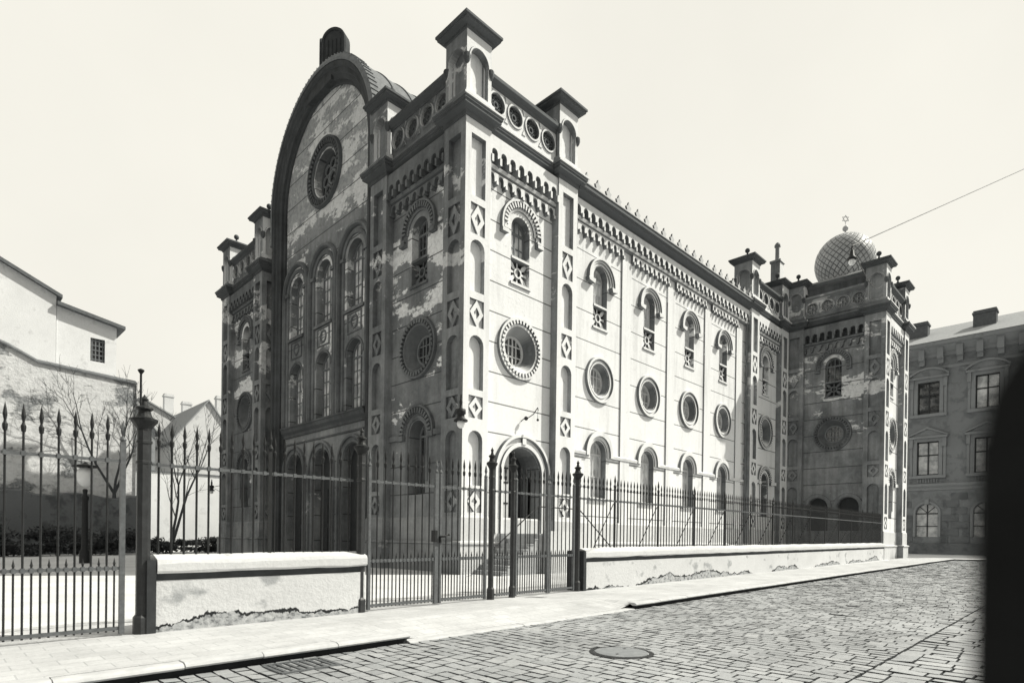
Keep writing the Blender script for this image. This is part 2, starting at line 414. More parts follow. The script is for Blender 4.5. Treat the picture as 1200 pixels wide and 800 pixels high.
tower_parts = {}
def tower_meshes():
    T = tower_parts
    for key, F, far in (('A', FA(), 1), ('B', FB(), 3)):
        b = MB(F); pier_face(b, W-WP, ()); T['pier'+key] = b
        b = MB(F); n = 8
        scallops(b, WP, W-WP, n, 15.60, 15.02, -REC-.02, -.06)
        b.m = 1; b.box(WP, W-WP, -REC-.02, -REC+.012, 14.6, 15.4); b.m = 0  # dark band paints the shade behind the corbel arches
        b.molding([(-REC, 14.42), (-.16, 14.50), (-.12, 14.62), (-REC, 14.68)], WP, W-WP)
        scallops(b, WP, W-WP, n, 14.43, 14.26, -REC-.02, -.20, .55)
        st = (W-2*WP)/n
        for k in range(n+1):
            s = WP+st*k; s = min(max(s, WP+.06), W-WP-.06)
            b.box(s-.055, s+.055, -REC-.01, -.14, 14.0, 14.12)
            b.box(s-.05, s+.05, -REC-.01, .03, 14.60, 14.86)
        T['frieze'+key] = b
    b = MB(FA()); pier_face(b, 0, (3,)); b.F = FB(); pier_face(b, 0, (3,)); T['corner'] = b
    b = MB()
    b.m = 1; b.plan(OUT, [(-.05, 15.60), (.05, 15.62), (.07, 15.74), (.12, 15.76), (.25, 15.84), (.25, 15.93), (.29, 15.95), (.29, 16.03)])  # soffit in dark cap colour: its shade is painted on
    b.m = 0; b.plan(OUT, [(.29, 16.03), (.33, 16.05), (.33, 16.12), (.16, 16.18), (.15, 16.26), (.08, 16.28), (.08, 16.34), (-.3, 16.36)])
    T['cornice'] = b
    b = MB()
    b.plan(OUT, [(.12, -.1), (.12, 1.04), (.17, 1.06), (.17, 1.13), (.05, 1.17), (.05, 1.98), (0, 2.05), (-.1, 2.05)])
    T['plinth'] = b
    # parapets
    def par(F):
        b = MB(F)
        n = 4; s0, s1 = WP-.02, W-WP+.02; st = (s1-s0)/n
        b.prism(rect(s0, s1, 16.30, 17.52), [circ_poly(s0+st*(k+.5), 16.92, .36, 20) for k in range(n)], -.42, -.22)
        for k in range(n):
            c = s0+st*(k+.5)
            b.arch(c, 16.92, [(.34, -.22), (.36, -.17), (.42, -.17), (.44, -.22)], full=True, n=20)
            b.m = 2
            b.arch(c, 16.92, [(.06, -.32), (.08, -.27), (.13, -.27), (.15, -.32)], full=True, n=12)
            for j in range(8):
                a = 2*PI*j/8
                b.arch(c+.235*math.cos(a), 16.92+.235*math.sin(a), [(.045, -.33), (.055, -.28), (.085, -.28), (.10, -.33)], full=True, n=8)
            b.m = 0
            if k:
                x = s0+st*k
                for sg in (-1, 1):
                    b.prism([(x-.09, 16.92+sg*.46), (x+.09, 16.92+sg*.46), (x, 16.92+sg*.26)], (), -.22, -.19)
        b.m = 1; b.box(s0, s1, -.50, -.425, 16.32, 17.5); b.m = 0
        b.m = 2; b.molding([(-.5, 17.40), (-.19, 17.41), (-.15, 17.50), (.0, 17.58), (.0, 17.70), (-.5, 17.76)], s0, s1); b.m = 0  # coping kept dark to paint it as in shadow
        return b
    T['parA'] = par(FA()); T['parB'] = par(FB()); T['parC'] = par(FC(0, W)); T['parD'] = par(FD(W, 0))
    # turret at the origin corner (0..WP)
    b = MB(); w = WP
    for F in (FA(0, .02), FB(.02, 0), FC(0, w-.02), FD(w-.02, 0)):
        b.F = F
        b.prism(rect(.02, w-.02, 16.30, 18.60), [arch_poly(w/2, 16.56, 17.70, .41, 12)], -.3, 0, sides=False, hole_depth=.24)
        b.face([b.L(w/2-.42, -.24, 16.5), b.L(w/2+.42, -.24, 16.5), b.L(w/2+.42, -.24, 18.15), b.L(w/2-.42, -.24, 18.15)])
        b.arch(w/2, 17.70, [(.41, .0), (.42, .035), (.47, .035), (.49, .0)], n=14)
    sq = [(.02, .02), (w-.02, .02), (w-.02, w-.02), (.02, w-.02)]
    b.plan(sq, [(0, 16.30), (.09, 16.34), (.09, 16.46), (0, 16.50)])
    b.m = 1
    b.plan(sq, [(0, 18.56), (.04, 18.58), (.05, 18.66), (.23, 18.72), (.23, 18.79), (.28, 18.81), (.28, 18.89), (-.2, 19.06), (-.57, 19.20)])
    for x in (.04, w-.04):
        for y in (.04, w-.04):
            b.lathe(x, y, [(.02, 17.36), (.09, 17.46), (.12, 17.56), (.12, 17.70), (.06, 17.76)], 8)
    b.smooth = True; b.lathe(w/2, w/2, [(.10, 19.2), (.05, 19.32), (.05, 19.38)], 8); b.sphere((w/2, w/2, 19.52), .15, 12, 8); b.smooth = False
    T['turret'] = b
tower_meshes()

shared = {}
def share(key, name, mats, parent, loc=None):
    if key not in shared: shared[key] = tower_parts[key].build(name, mats, parent, loc); return shared[key]
    return link(name, shared[key].data, parent, loc)

# windows: a part of the synagogue (the pane), with frame, hood and balconet as its sub-parts
def copy_window(src, dx, dy):
    r = src.copy(); col.objects.link(r); r.location = (src.location.x+dx, src.location.y+dy, 0)
    for c in src.children:
        k = c.copy(); col.objects.link(k); k.parent = r
    return r
wcache = {}
def window(kind, key, F, c, make):
    """F frame, c centre along the wall; make(F) -> list of (name, MB, mats), first is the pane"""
    o = F(c, 0, 0)
    if key in wcache:
        src = wcache[key]; r = src.copy(); col.objects.link(r); r.location = o
        for q in src.children:
            k = q.copy(); col.objects.link(k); k.parent = r
        return r
    L = make(Fr((0, 0, 0), F.S, F.N))
    root = L[0][1].build(L[0][0], L[0][2], syn, o)
    for n, b, m in L[1:]: b.build(n, m, root)
    wcache[key] = root
    return root

def glazing(F, c, zb, zs, r, o, nv=1, nh=2, w=.05, full=False):
    b = MB(F)
    if full:
        b.arch(c, zs, [(r+.03, o-.02), (r-.06, o-.02), (r-.06, o+.05), (r+.03, o+.05)], full=True, n=24)
        b.box(c-w/2, c+w/2, o-.01, o+.04, zs-r, zs+r)
        for k in (-1, 1):
            x = k*r*.36; h = math.sqrt(r*r-x*x)
            b.box(c+x-w*.4, c+x+w*.4, o-.012, o+.032, zs-h, zs+h)
            b.box(c-h, c+h, o-.008, o+.028, zs+x-w*.4, zs+x+w*.4)
        return b
    b.arch(c, zs, [(r+.03, o-.02), (r-.06, o-.02), (r-.06, o+.05), (r+.03, o+.05)], leg=zs-zb, n=14)
    b.box(c-w/2, c+w/2, o-.01, o+.045, zb, zs+r*.98)
    b.box(c-r, c+r, o-.015, o+.055, zs-w*.8, zs+w*.8)
    b.box(c-r, c+r, o-.012, o+.05, zb, zb+.08)
    for k in range(1, nh):
        z = zb+(zs-zb)*k/nh; b.box(c-r, c+r, o-.008, o+.036, z-w*.35, z+w*.35)
    for k in (-1, 1):
        b.box(c+k*r*.5-.014, c+k*r*.5+.014, o-.006, o+.026, zb, zs+r*.8)
    return b
def balconet(F, c, hw, z0, z1, o):
    """pierced plaster apron: ring and leaves in a frame"""
    b = MB(F); zc = (z0+z1)/2; H = (z1-z0)/2
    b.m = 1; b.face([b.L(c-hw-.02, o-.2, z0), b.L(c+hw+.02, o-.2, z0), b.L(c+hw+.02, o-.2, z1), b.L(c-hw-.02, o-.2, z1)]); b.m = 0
    b.box(c-hw, c+hw, o-.55, o+.15, z1-.09, z1)
    b.box(c-hw-.06, c+hw+.06, o-.2, o+.18, z0-.08, z0+.02)
    R = min(hw*.42, H*.62)
    b.arch(c, zc, [(R*.62, o-.1), (R*.66, o), (R*.98, o), (R*1.02, o-.1)], full=True, n=18)
    b.prism([(c-R*.2, zc-H*.8), (c+R*.2, zc-H*.8), (c+R*.12, zc), (c+R*.2, zc+H*.8), (c-R*.2, zc+H*.8), (c-R*.12, zc)], (), o-.1, o-.06)
    for sx in (-1, 1):
        for sz in (-1, 1):
            x0, z0_ = c+sx*R*.7, zc+sz*R*.55; x1, z1_ = c+sx*hw*.98, zc+sz*H*.82
            dx, dz = x1-x0, z1_-z0_; l = math.hypot(dx, dz); px, pz = -dz/l*.062, dx/l*.062
            b.prism([(x0-px*.6, z0_-pz*.6), ((x0+x1)/2-px*1.5, (z0_+z1_)/2-pz*1.5), (x1-px*.7, z1_-pz*.7), (x1+px*.7, z1_+pz*.7), ((x0+x1)/2+px*1.5, (z0_+z1_)/2+pz*1.5), (x0+px*.6, z0_+pz*.6)], (), o-.1, o-.03)
        b.prism([(c+sx*R*.95, zc-.035), (c+sx*hw, zc-.06), (c+sx*hw, zc+.06), (c+sx*R*.95, zc+.035)], (), o-.1, o-.03)
    return b
def pane(F, outline, o, m):
    b = MB(F); b.face([b.L(s, o, z) for s, z in outline]); return b

def tower_upper(F, light='glass'):                       # toothed hood, tall arched light, apron
    o = -REC; r = .5; zs = 12.93
    P = ('window', pane(F, arch_poly(0, 11.8, zs, r), o-.37, 0), M[light])
    fr = ('frame', glazing(F, 0, 11.85, zs, r, o-.36, 1, 2), M['frame'])
    b = MB(F)
    b.arch(0, 12.93, [(.70, o-.01), (.70, o+.05), (.78, o+.07), (.80, o+.03)], leg=.0, n=20)
    b.arch(0, 12.93, [(.78, o-.01), (.80, o+.06), (1.0, o+.06), (1.01, o+.14), (1.09, o+.14), (1.10, o-.01)], leg=.28, n=22)
    b.teeth(0, 12.93, .80, .99, o+.05, o+.15, 19, -.0, PI, .5)
    for k in (-1, 1):
        b.box(k*.95-.16, k*.95+.16, o-.02, o+.19, 12.52, 12.655)
        b.box(k*.9-.10, k*.9+.10, o, o+.15, 12.70, 12.78)
    return [P, fr, ('hood_moulding', b, M['trim']), ('balconet', balconet(F, 0, .49, 10.88, 11.87, o-.12), [M['trim'], M['backing']])]
def tower_round(F, fm='framew'):
    o = -REC; z = 8.45
    P = ('round_window', pane(F, circ_poly(0, z, .56), o-.42, 0), M['glass'])
    b = MB(F)
    b.arch(0, z, [(.54, o-.42), (.58, o-.34), (.80, o+.0), (.84, o+.07), (.92, o+.07), (.93, o+.03), (1.05, o+.03), (1.06, o+.12), (1.15, o+.12), (1.17, o-.01)], full=True, n=48)
    b.teeth(0, z, .92, 1.06, o+.03, o+.16, 36, 0, 2*PI, .5)
    return [P, ('frame', glazing(F, 0, 0, z, .56, o-.40, full=True), M[fm]), ('ring_moulding', b, M['trim'])]
def tower_ground(F):
    o = -REC; r = .52; zs = 5.2
    P = ('window', pane(F, arch_poly(0, 2.9, zs, r), o-.56, 0), M['glass'])
    b = MB(F)
    b.arch(0, zs, [(.56, o-.01), (.58, o+.05), (.70, o+.05), (.72, o-.01)], leg=1.8, n=18)
    b.arch(0, zs, [(.78, o-.01), (.80, o+.06), (1.0, o+.06), (1.01, o+.13), (1.10, o+.13), (1.11, o-.01)], leg=0, n=22)
    b.teeth(0, zs, .80, .99, o+.05, o+.15, 17, 0, PI, .5)
    for k in (-1, 1):
        s = (k*1.11, k*(W/2-WP)); b.box(min(s), max(s), o-.02, o+.12, zs-.16, zs+.05)
        b.box(k*.95-.17, k*.95+.17, o-.02, o+.165, zs-.20, zs+.0)
    return [P, ('frame', glazing(F, 0, 2.9, zs, r, o-.55), M['frame']), ('hood_moulding', b, M['trim'])]

def make_tower(x, y, groundA='window', groundB='window', showB=True, showA=True, wing=False):
    root = MB(FA()); c = W/2+.05; o = -REC
    for key, F, gk, show in (('A', FA(), groundA, showA), ('B', FB(), groundB, showB)):
        root.F = F; root.m = 0
        holes = [arch_poly(c, 10.88, 12.93, .5), circ_poly(c, 8.45, .82)]
        if gk == 'window': holes.append(arch_poly(c, 2.9, 5.2, .52))
        if gk == 'door': holes.append(arch_poly(c+.22, 1.46, 3.72, 1.02))
        if gk == 'arches': holes += [arch_poly(c-1.0, .3, 3.6, .62), arch_poly(c+.85, .3, 3.6, .62)]
        root.prism(rect(.3, W-.3, 0, 15.66), holes, o-.7, o, sides=False, hole_depth=.62)
        # round windows need no reveal of their own: the splay covers it
    root.F = W0
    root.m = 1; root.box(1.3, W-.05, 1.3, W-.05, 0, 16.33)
    root.m = 0
    root.prism(rect(.3, W, 0, 15.66), (), W-.2, W, sides=False)      # rear and inner sides
    root.F = FD(); root.prism(rect(.3, W, 0, 15.66), (), W-.2, W-.003, sides=False)
    t = root.build('tower', [M['wing' if wing else 'tower'], M['backing']], syn, (x, y, 0))
    share('corner', 'pier', M['pier'], t); share('pierA', 'pier', M['pier'], t); share('pierB', 'pier', M['pier'], t)
    share('friezeA', 'frieze', [M['trim'], M['stone_and_shade']], t); share('friezeB', 'frieze', [M['trim'], M['stone_and_shade']], t)
    share('cornice', 'cornice', [M['trim'], M['cap']], t); share('plinth', 'plinth', M['plinth'], t)
    for k in 'ABCD':
        p_ = share('par'+k, 'parapet', [M['trim'], M['backing'], M['cap']], t)
        if wing and k == 'B':                     # blind roundels on the court side of the wing
            p_.data = p_.data.copy()
            for q in range(3): p_.data.materials[q] = M['pier']
    for dx in (0, W-WP):
        for dy in (0, W-WP): share('turret', 'turret', [M['pier'], M['cap']], t, (dx, dy, 0))
    if showA:
        F = FA(x, y)
        window('w', 'TUA', F, c, lambda f: tower_upper(f, 'bright')); window('w', 'TRA', F, c, tower_round)
        if groundA == 'window': window('w', 'TGA', F, c, tower_ground)
    if showB:
        F = FB(x, y)
        window('w', 'TUB', F, c, tower_upper); window('w', 'TRB', F, c, lambda f: tower_round(f, 'frame'))
        if groundB == 'window': window('w', 'TGB', F, c, tower_ground)
    return t
C = W/2+.05
FARX, WINGY = 23.03, -5.8
SY = 22.99                                  # full width of the front
make_tower(0, 0, groundA='door')
make_tower(0, SY-W, showA=False)
make_tower(FARX, 0, showB=False)
make_tower(FARX+W+.004, WINGY, groundB='arches', wing=True)

# side entrance in the near tower
F = FA(); o = -REC; dc = C+.22
b = MB(F)
b.box(dc-1.02, dc+1.02, o-1.0, o-.92, 1.46, 4.76)
root = b.build('side_door', M['wood'], syn)
b = MB(F)
b.arch(dc, 3.72, [(1.02, o-.45), (1.02, o-.95), (1.04, o-.95)], leg=2.26, n=18, caps=False)
b.arch(dc, 3.72, [(1.02, o-.01), (1.06, o+.10), (1.20, o+.10), (1.22, o+.03), (1.36, o+.03), (1.40, o+.16), (1.50, o+.16), (1.52, o-.01)], leg=2.26, n=28)
b.box(dc-.10, dc+.10, o, o+.14, 4.86, 5.10)
b.build('door_surround', M['trim'], root)
b = MB(F)                                    # boarded leaf folded back against the left reveal
b.prism([(dc-1.0, 1.48), (dc-.18, 1.48), (dc-.18, 4.66), (dc-.5, 4.55), (dc-.8, 4.25), (dc-1.0, 3.75)], (), o-.62, o-.52)
b.m = 1
for z in (1.8, 2.6, 3.4, 3.95): b.box(dc-.98, dc-.22, o-.525, o-.50, z, z+.06)
b.m = 0
b.build('door_leaf', [M['whitewood'], M['iron']], root)

# wing: low doorway arches towards the forecourt
Fw = FB(FARX+W+.004, WINGY)
for k, cc in enumerate((C-1.0, C+.85)):
    b = MB(Fw); b.box(cc-.62, cc+.62, o-.42, o-.36, .2, 4.3)
    r = b.build('arched_door', M['wood'] if k else M['backing'], syn)
    b = MB(Fw)
    b.arch(cc, 3.6, [(.64, o-.01), (.66, o+.08), (.86, o+.08), (.90, o-.01)], leg=0 if not k else 0, n=18)
    b.build('door_surround', M['pier'], r)

# nave side wall between the towers
x0, x1 = W, FARX
F = FA(0, 0)
bays = [8.17+3.975*k for k in range(4)]
zwin, rwin = 12.78, .5
b = MB(F)
holes = []
for c in bays:
    holes += [arch_poly(c, 10.58, zwin, rwin), circ_poly(c, 8.30, .70), arch_poly(c, 3.1, 5.06, .58)]
b.prism(rect(x0-.1, x1+.1, 0, 15.5), holes, -.9, -.40, sides=False, hole_depth=.62)
b.F = W0
nave = b.build('nave_wall', M['nave'], syn)
b = MB(F)
for s in (9.75, 13.77, 17.74, 21.73):
    b.box(s, s+.74, -.45, -.335, 2.0, 14.16)
b.build('lesene', M['pier'], nave)
b = MB(F)
b.molding([(-.5, -.1), (-.22, -.1), (-.22, 1.04), (-.18, 1.06), (-.18, 1.13), (-.30, 1.18), (-.30, 1.98), (-.36, 2.05), (-.5, 2.05)], x0, x1)
b.build('plinth', M['plinth'], nave)
b = MB(F)
b.molding([(-.5, 15.46), (-.2, 15.48), (-.16, 15.54), (.10, 15.66), (.10, 15.74), (.18, 15.78), (.18, 15.94)], x0+.0, x1)  # dark underside carries the cornice shadow as colour
b.m = 1; b.molding([(.18, 15.94), (.22, 15.95), (.22, 16.0), (-.5, 16.10)], x0+.0, x1)
b.build('cornice', [M['cap'], M['cornice']], nave)
b = MB(F)
n = 34
scallops(b, x0, x1, n, 15.47, 15.05, -.42, -.14)
b.m = 1; b.box(x0, x1, -.42, -.385, 14.7, 15.35); b.m = 0  # dark strip stands for shade under the little arches
b.molding([(-.42, 14.58), (-.20, 14.64), (-.16, 14.76), (-.42, 14.82)], x0, x1)
st = (x1-x0)/n
for k in range(1, n): b.box(x0+st*k-.05, x0+st*k+.05, -.41, -.08, 14.72, 14.90)
edges = [x0]+[s for s in (9.75, 13.77, 17.74, 21.73)]
for k, e in enumerate(edges):
    a = x0 if k == 0 else e+.74
    z = edges[k+1] if k+1 < len(edges) else x1
    if z-a < 1: continue
    m = 8; q = (z-a)/m
    scallops(b, a, z, m, 14.60, 14.42, -.42, -.26, .5)
    for j in range(m+1):
        s = min(max(a+q*j, a+.05), z-.05); b.box(s-.05, s+.05, -.41, -.19, 14.12, 14.26)
b.build('frieze', [M['trim'], M['stone_and_shade']], nave)
b = MB(F)
for k in range(22):                        # palmettes on the gutter edge
    s = x0+.4+k*.76
    if s > x1-.3: break
    if k == 0:
        b.prism([(-.20, 15.98), (-.12, 16.08), (-.20, 16.24), (-.08, 16.28), (0, 16.46), (.08, 16.28), (.20, 16.24), (.12, 16.08), (.20, 15.98)], (), .08, .16, back=True)
        ant = b.build('antefix', M['cornice'], nave, (s, 0, 0))
    else: link('antefix', ant.data, nave, (s, 0, 0))
b = MB(F)
pts = [x0]+[v for c in bays for v in (c-1.0, c+1.0)]+[x1]
for k in range(0, len(pts), 2):
    b = MB(F); b.molding([(-.42, 4.90), (-.30, 4.92), (-.28, 5.04), (-.34, 5.09), (-.42, 5.10)], pts[k], pts[k+1])
    b.build('string_course', M['trim'], nave)

def nave_upper(F):
    o = -.40
    P = ('window', pane(F, arch_poly(0, 11.5, zwin, rwin), o-.35, 0), M['bright'])
    b = MB(F)
    b.arch(0, zwin-.16, [(.66, o-.01), (.68, o+.05), (.78, o+.05), (.79, o+.10), (.88, o+.10), (.89, o+.17), (.98, o+.17), (1.0, o-.01)], leg=.1, n=24)
    for k in (-1, 1): b.prism([(k*.60, 12.52), (k*1.08, 12.52), (k*1.04, 12.38), (k*.66, 12.32)], (), o-.01, o+.22)
    return [P, ('frame', glazing(F, 0, 11.55, zwin, rwin, o-.34), M['framew']), ('hood_moulding', b, M['trim']),
            ('balconet', balconet(F, 0, .49, 10.58, 11.57, o-.12), [M['trim'], M['backing']])]
def nave_round(F):
    o = -.40; z = 8.30
    P = ('round_window', pane(F, circ_poly(0, z, .60), o-.36, 0), M['blind'])
    b = MB(F)
    b.arch(0, z, [(.58, o-.37), (.62, o-.28), (.70, o-.05), (.72, o+.06), (.79, o+.07), (.80, o+.02), (.88, o+.03), (.90, o+.13), (1.0, o+.13), (1.03, o-.01)], full=True, n=48)
    return [P, ('frame', glazing(F, 0, 0, z, .60, o-.34, full=True), M['framew']), ('ring_moulding', b, M['trim'])]
def nave_ground(F):
    o = -.40; zs = 5.06; r = .58
    P = ('window', pane(F, arch_poly(0, 3.1, zs, r), o-.34, 0), M['bright'])
    b = MB(F)
    b.arch(0, zs, [(.62, o-.01), (.64, o+.04), (.76, o+.06), (.77, o+.14), (.98, o+.14), (1.0, o-.01)], leg=.14, n=24)
    b.box(-.66, .66, o-.05, o+.10, 3.0, 3.1)
    return [P, ('frame', glazing(F, 0, 3.1, zs, r, o-.33, 1, 2), M['framew']), ('hood_moulding', b, M['trim'])]
for c in bays:
    window('w', 'NU', F, c, nave_upper); window('w', 'NR', F, c, nave_round); window('w', 'NG', F, c, nave_ground)

# gabled centre of the front, set back between the towers
GX = .80
F = FB(GX, 0); yc = 11.5; ZC = 18.45; RO, RI = 4.95, 4.18
b = MB(F)
ys = [yc-2.92, yc, yc+2.92]
outer = [(W-.1, 0), (SY-W+.1, 0), (SY-W+.1, 15.7), (yc+RI+.2, 15.7)]+[(yc+(RI+.2)*math.cos(PI*k/28), ZC+(RI+.2)*math.sin(PI*k/28)) for k in range(29)]+[(yc-RI-.2, 15.7), (W-.1, 15.7)]
holes = []
for y in ys:
    holes += [arch_poly(y, 11.6, 14.0, .70), arch_poly(y, 7.05, 9.5, .70), arch_poly(y, .3, 4.62, .88)]
holes.append(circ_poly(yc, 18.9, 1.08, 40))
b.prism(outer, holes, -.6, 0, sides=False, hole_depth=.5)
gab = b.build('gable_front', M['gable'], syn)
b = MB(F)
b.arch(yc, ZC, [(RI, -.02), (RI, .10), (RI+.14, .14), (RI+.14, .26), (RI+.30, .30), (RI+.36, .38), (RI+.52, .40), (RI+.56, .48), (RO-.06, .52), (RO, .50), (RO, -3.0)], leg=ZC-.0, n=48)
b.build('arch_band', M['archdark'], gab)
b = MB(F)
b.arch(yc, ZC, [(RO-.02, .53), (RO+.06, .56), (RO+.24, .50), (RO+.25, .1), (RO+.20, .08), (RO+.20, -3.0)], leg=1.6, n=48)
for k in range(1, 56):
    a = PI*k/56; r = RO+.25; da = .004
    i = [b.L(yc+q*math.cos(a+s*da), oo, ZC+q*math.sin(a+s*da)) for oo in (.51, .1) for q, s in ((r-.03, -1), (r+.03, -1), (r+.03, 1), (r-.03, 1))]
    for f in ((1, 2, 6, 5), (0, 1, 5, 4), (2, 3, 7, 6), (0, 1, 2, 3)): b.face([i[x] for x in f])
for oo in (-.9, -1.9, -2.9): b.arch(yc, ZC, [(RO+.19, oo), (RO+.25, oo), (RO+.25, oo-.07), (RO+.19, oo-.07)], leg=1.6, n=48)
b.build('arch_roof', M['tile'], gab)
b = MB(F)
b.arch(yc, 18.9, [(1.04, -.46), (1.10, -.3), (1.16, .0), (1.20, .08), (1.28, .08), (1.30, .04), (1.50, .05), (1.52, .16), (1.62, .16), (1.66, -.01)], full=True, n=56)
b.teeth(yc, 18.9, 1.30, 1.50, .05, .15, 40, 0, 2*PI, .5)
r = pane(F, circ_poly(yc, 18.9, 1.1, 40), -.47, 0).build('rose_window', M['glass'], syn)
b.build('ring_moulding', M['cornice'], r)
b = MB(F)
b.arch(yc, 18.9, [(.26, -.45), (.28, -.37), (.36, -.37), (.38, -.45)], full=True, n=20)
for k in range(8):
    a = 2*PI*k/8
    b.arch(yc+.68*math.cos(a), 18.9+.68*math.sin(a), [(.20, -.45), (.22, -.38), (.28, -.38), (.30, -.45)], full=True, n=14)
b.build('tracery', M['frame'], r)
def gable_win(F, zb, zs, hood):
    P = ('window', pane(F, arch_poly(0, zb, zs, .70), -.40, 0), M['bright'])  # pale pane colour paints in the sky reflection
    L = [P, ('frame', glazing(F, 0, zb, zs, .70, -.38, 1, 4), M['frame'])]
    b = MB(F)
    if hood:
        b.arch(0, zs, [(1.20, -.01), (1.22, .10), (1.28, .18), (1.38, .18), (1.44, .10), (1.455, -.01)], leg=zs-6.98, n=26)
        b.arch(0, zs, [(.90, -.01), (.92, .06), (1.02, .10), (1.10, .06), (1.12, -.01)], leg=zs-6.98, n=26)
        for k in (-1, 1): b.box(k*1.0-.17, k*1.0+.17, -.01, .14, zs-.12, zs+.04)
        b.box(-.88, .88, -.02, .12, zb-.14, zb)
        b.arch(0, 10.98, [(.20, .0), (.24, .05), (.30, .05), (.33, 0)], full=True, n=20)
        b.prism(rect(-.62, .62, 10.5, 11.42), [rect(-.55, .55, 10.57, 11.35)], 0, .04)
    else:
        b.arch(0, zs, [(.72, -.01), (.74, .05), (.82, .05), (.84, -.01)], leg=0, n=20)
    L.append(('hood_moulding', b, M['trim']))
    return L
for y in ys:
    window('w', 'GU', F, y, lambda f: gable_win(f, 11.6, 14.0, True))
    window('w', 'GL', F, y, lambda f: gable_win(f, 7.05, 9.5, False))
    def mk(f):
        b = MB(f); b.box(-.88, .88, -.46, -.40, .3, 5.4)
        for k in (-1, 1):
            for z0, z1 in ((.6, 1.7), (1.9, 3.6)): b.box(min(k*.1, k*.75), max(k*.1, k*.75), -.41, -.37, z0, z1)
        h = MB(f)
        h.arch(0, 4.62, [(.88, -.01), (.92, .07), (1.04, .10), (1.05, .05), (1.14, .06), (1.16, .15), (1.26, .15), (1.28, -.01)], leg=4.3, n=24)
        return [('main_door', b, M['wood']), ('door_surround', h, M['trim'])]
    window('w', 'GD', F, y, mk)
b = MB(F)
b.molding([(-.01, 6.40), (.08, 6.42), (.10, 6.56), (.22, 6.68), (.26, 6.84), (.30, 6.86), (.30, 6.94), (-.01, 7.0)], yc-RI, yc+RI)
b.molding([(-.01, 6.0), (.05, 6.02), (.05, 6.10), (-.01, 6.12)], yc-RI, yc+RI)
b.build('sill_cornice', M['cornice'], gab)
# two leaves of the stone tablets, opened slightly like a book
tab = MB()
def tablet(b, y0, y1, xa, xb):
    S = Vector((xb-xa, y1-y0, 0)); w = S.length; S.normalize(); N = Vector((-S.y, S.x, 0))
    b.F = Fr((xa, y0, 0), S, N)
    b.prism(arch_poly(w/2, 22.9, 24.95, w/2, 14), (), -.42, 0, back=True)
    b.arch(w/2, 24.95, [(w/2-.16, -.01), (w/2-.14, .05), (w/2-.03, .05), (w/2-.01, -.01)], leg=1.8, n=16)
    for k in range(4):
        s = .32+k*(w-.64)/3
        b.box(s-.05, s+.05, -.01, .04, 23.1, 25.0)
tablet(tab, 10.34, 11.45, 1.15, .50); tablet(tab, 11.55, 12.70, .50, 1.15)
tab.F = W0; tab.box(.42, 1.9, 10.3, 12.7, 22.6, 23.62)
tab.build('tablets', M['stone_and_shade'], gab)

# roofs, hidden bulk, wing attic and dome
b = MB()
b.box(W, FARX+.1, 1.3, SY-.8, 0, 15.9)
b.box(1.4, W+.1, W-.1, SY-W+.1, 0, 16.1)
b.box(FARX+.3, 34.6, 6.3, SY-.8, 0, 15.9)
b.box(30.2, 34.6, .3, 6.4, 0, 16.3)
b.build('inner_walls', M['nave'], syn)
b = MB()
ym = SY/2
A = [(2.6, .2, 16.0), (34.6, .2, 16.0), (34.6, SY-.4, 16.0), (2.6, SY-.4, 16.0)]; R1, R2 = (6, ym, 18.2), (31, ym, 18.2)
b.poly([A[0], A[1], R2, R1]); b.poly([A[1], A[2], R2]); b.poly([A[2], A[3], R1, R2]); b.poly([A[3], A[0], R1])
b.build('roof', M['tile'], syn)
wx, wy = FARX+W, WINGY
b = MB()
b.box(wx+.75, wx+W-.75, wy+.75, wy+W-.75, 16.3, 18.5)
b.plan([(wx+.75, wy+.75), (wx+W-.75, wy+.75), (wx+W-.75, wy+W-.75), (wx+.75, wy+W-.75)], [(0, 18.4), (.16, 18.5), (.2, 18.68), (-.2, 18.95), (-2.0, 19.3)])
b.build('attic', M['cornice'], syn)
dx, dy = wx+2.92, wy+W/2+.2
def dome_mat():
    t = NT('scaled dome sheet')
    # diagonal lattice of metal scales from angle and height
    v = t.xyz(t.pos())
    x = t.math('SUBTRACT', v[0], dx); y = t.math('SUBTRACT', v[1], dy)
    an = t.math('MULTIPLY', t.math('ARCTAN2', y, x), 28/(2*PI)*1.)
    zz = t.math('MULTIPLY', v[2], 2.3)
    l = [t.math('ABSOLUTE', t.math('SUBTRACT', t.math('FRACT', t.math(op, an, zz)), .5)) for op in ('ADD', 'SUBTRACT')]
    m = t.math('MINIMUM', l[0], l[1])
    e = t.ramp(m, [(.03, 0.), (.14, 1.)])
    c = t.mix(e, g(.10), t.ramp(t.noise((1, 1, 1), 2.5, 6, .6), [(.3, g(.30)), (.7, g(.46))]))
    t.bump(e, .6, .05); t.b.inputs['Specular IOR Level'].default_value = .5
    return t.done(c, .5)
M['dome'] = dome_mat()
b = MB(); b.smooth = True
R = 1.88; zc = 20.58
b.lathe(dx, dy, [(1.45, 18.7), (1.45, 19.15), (1.52, 19.25)]+[(R*math.cos(a), zc+R*math.sin(a)) for a in [math.radians(q) for q in range(-42, 84, 6)]]+[(.16, 22.45), (.09, 22.48)], 40)
dome = b.build('dome', M['dome'], syn)
b = MB(); b.smooth = True
b.lathe(dx, dy, [(.32, 22.36), (.12, 22.56), (.05, 22.64), (.05, 22.78)], 12); b.sphere((dx, dy, 22.92), .19); b.tube((dx, dy, 23.0), (dx, dy, 23.3), .02)
b.smooth = False
b.F = Fr((dx, dy, 0), (.7, -.7, 0), (-.7, -.7, 0))
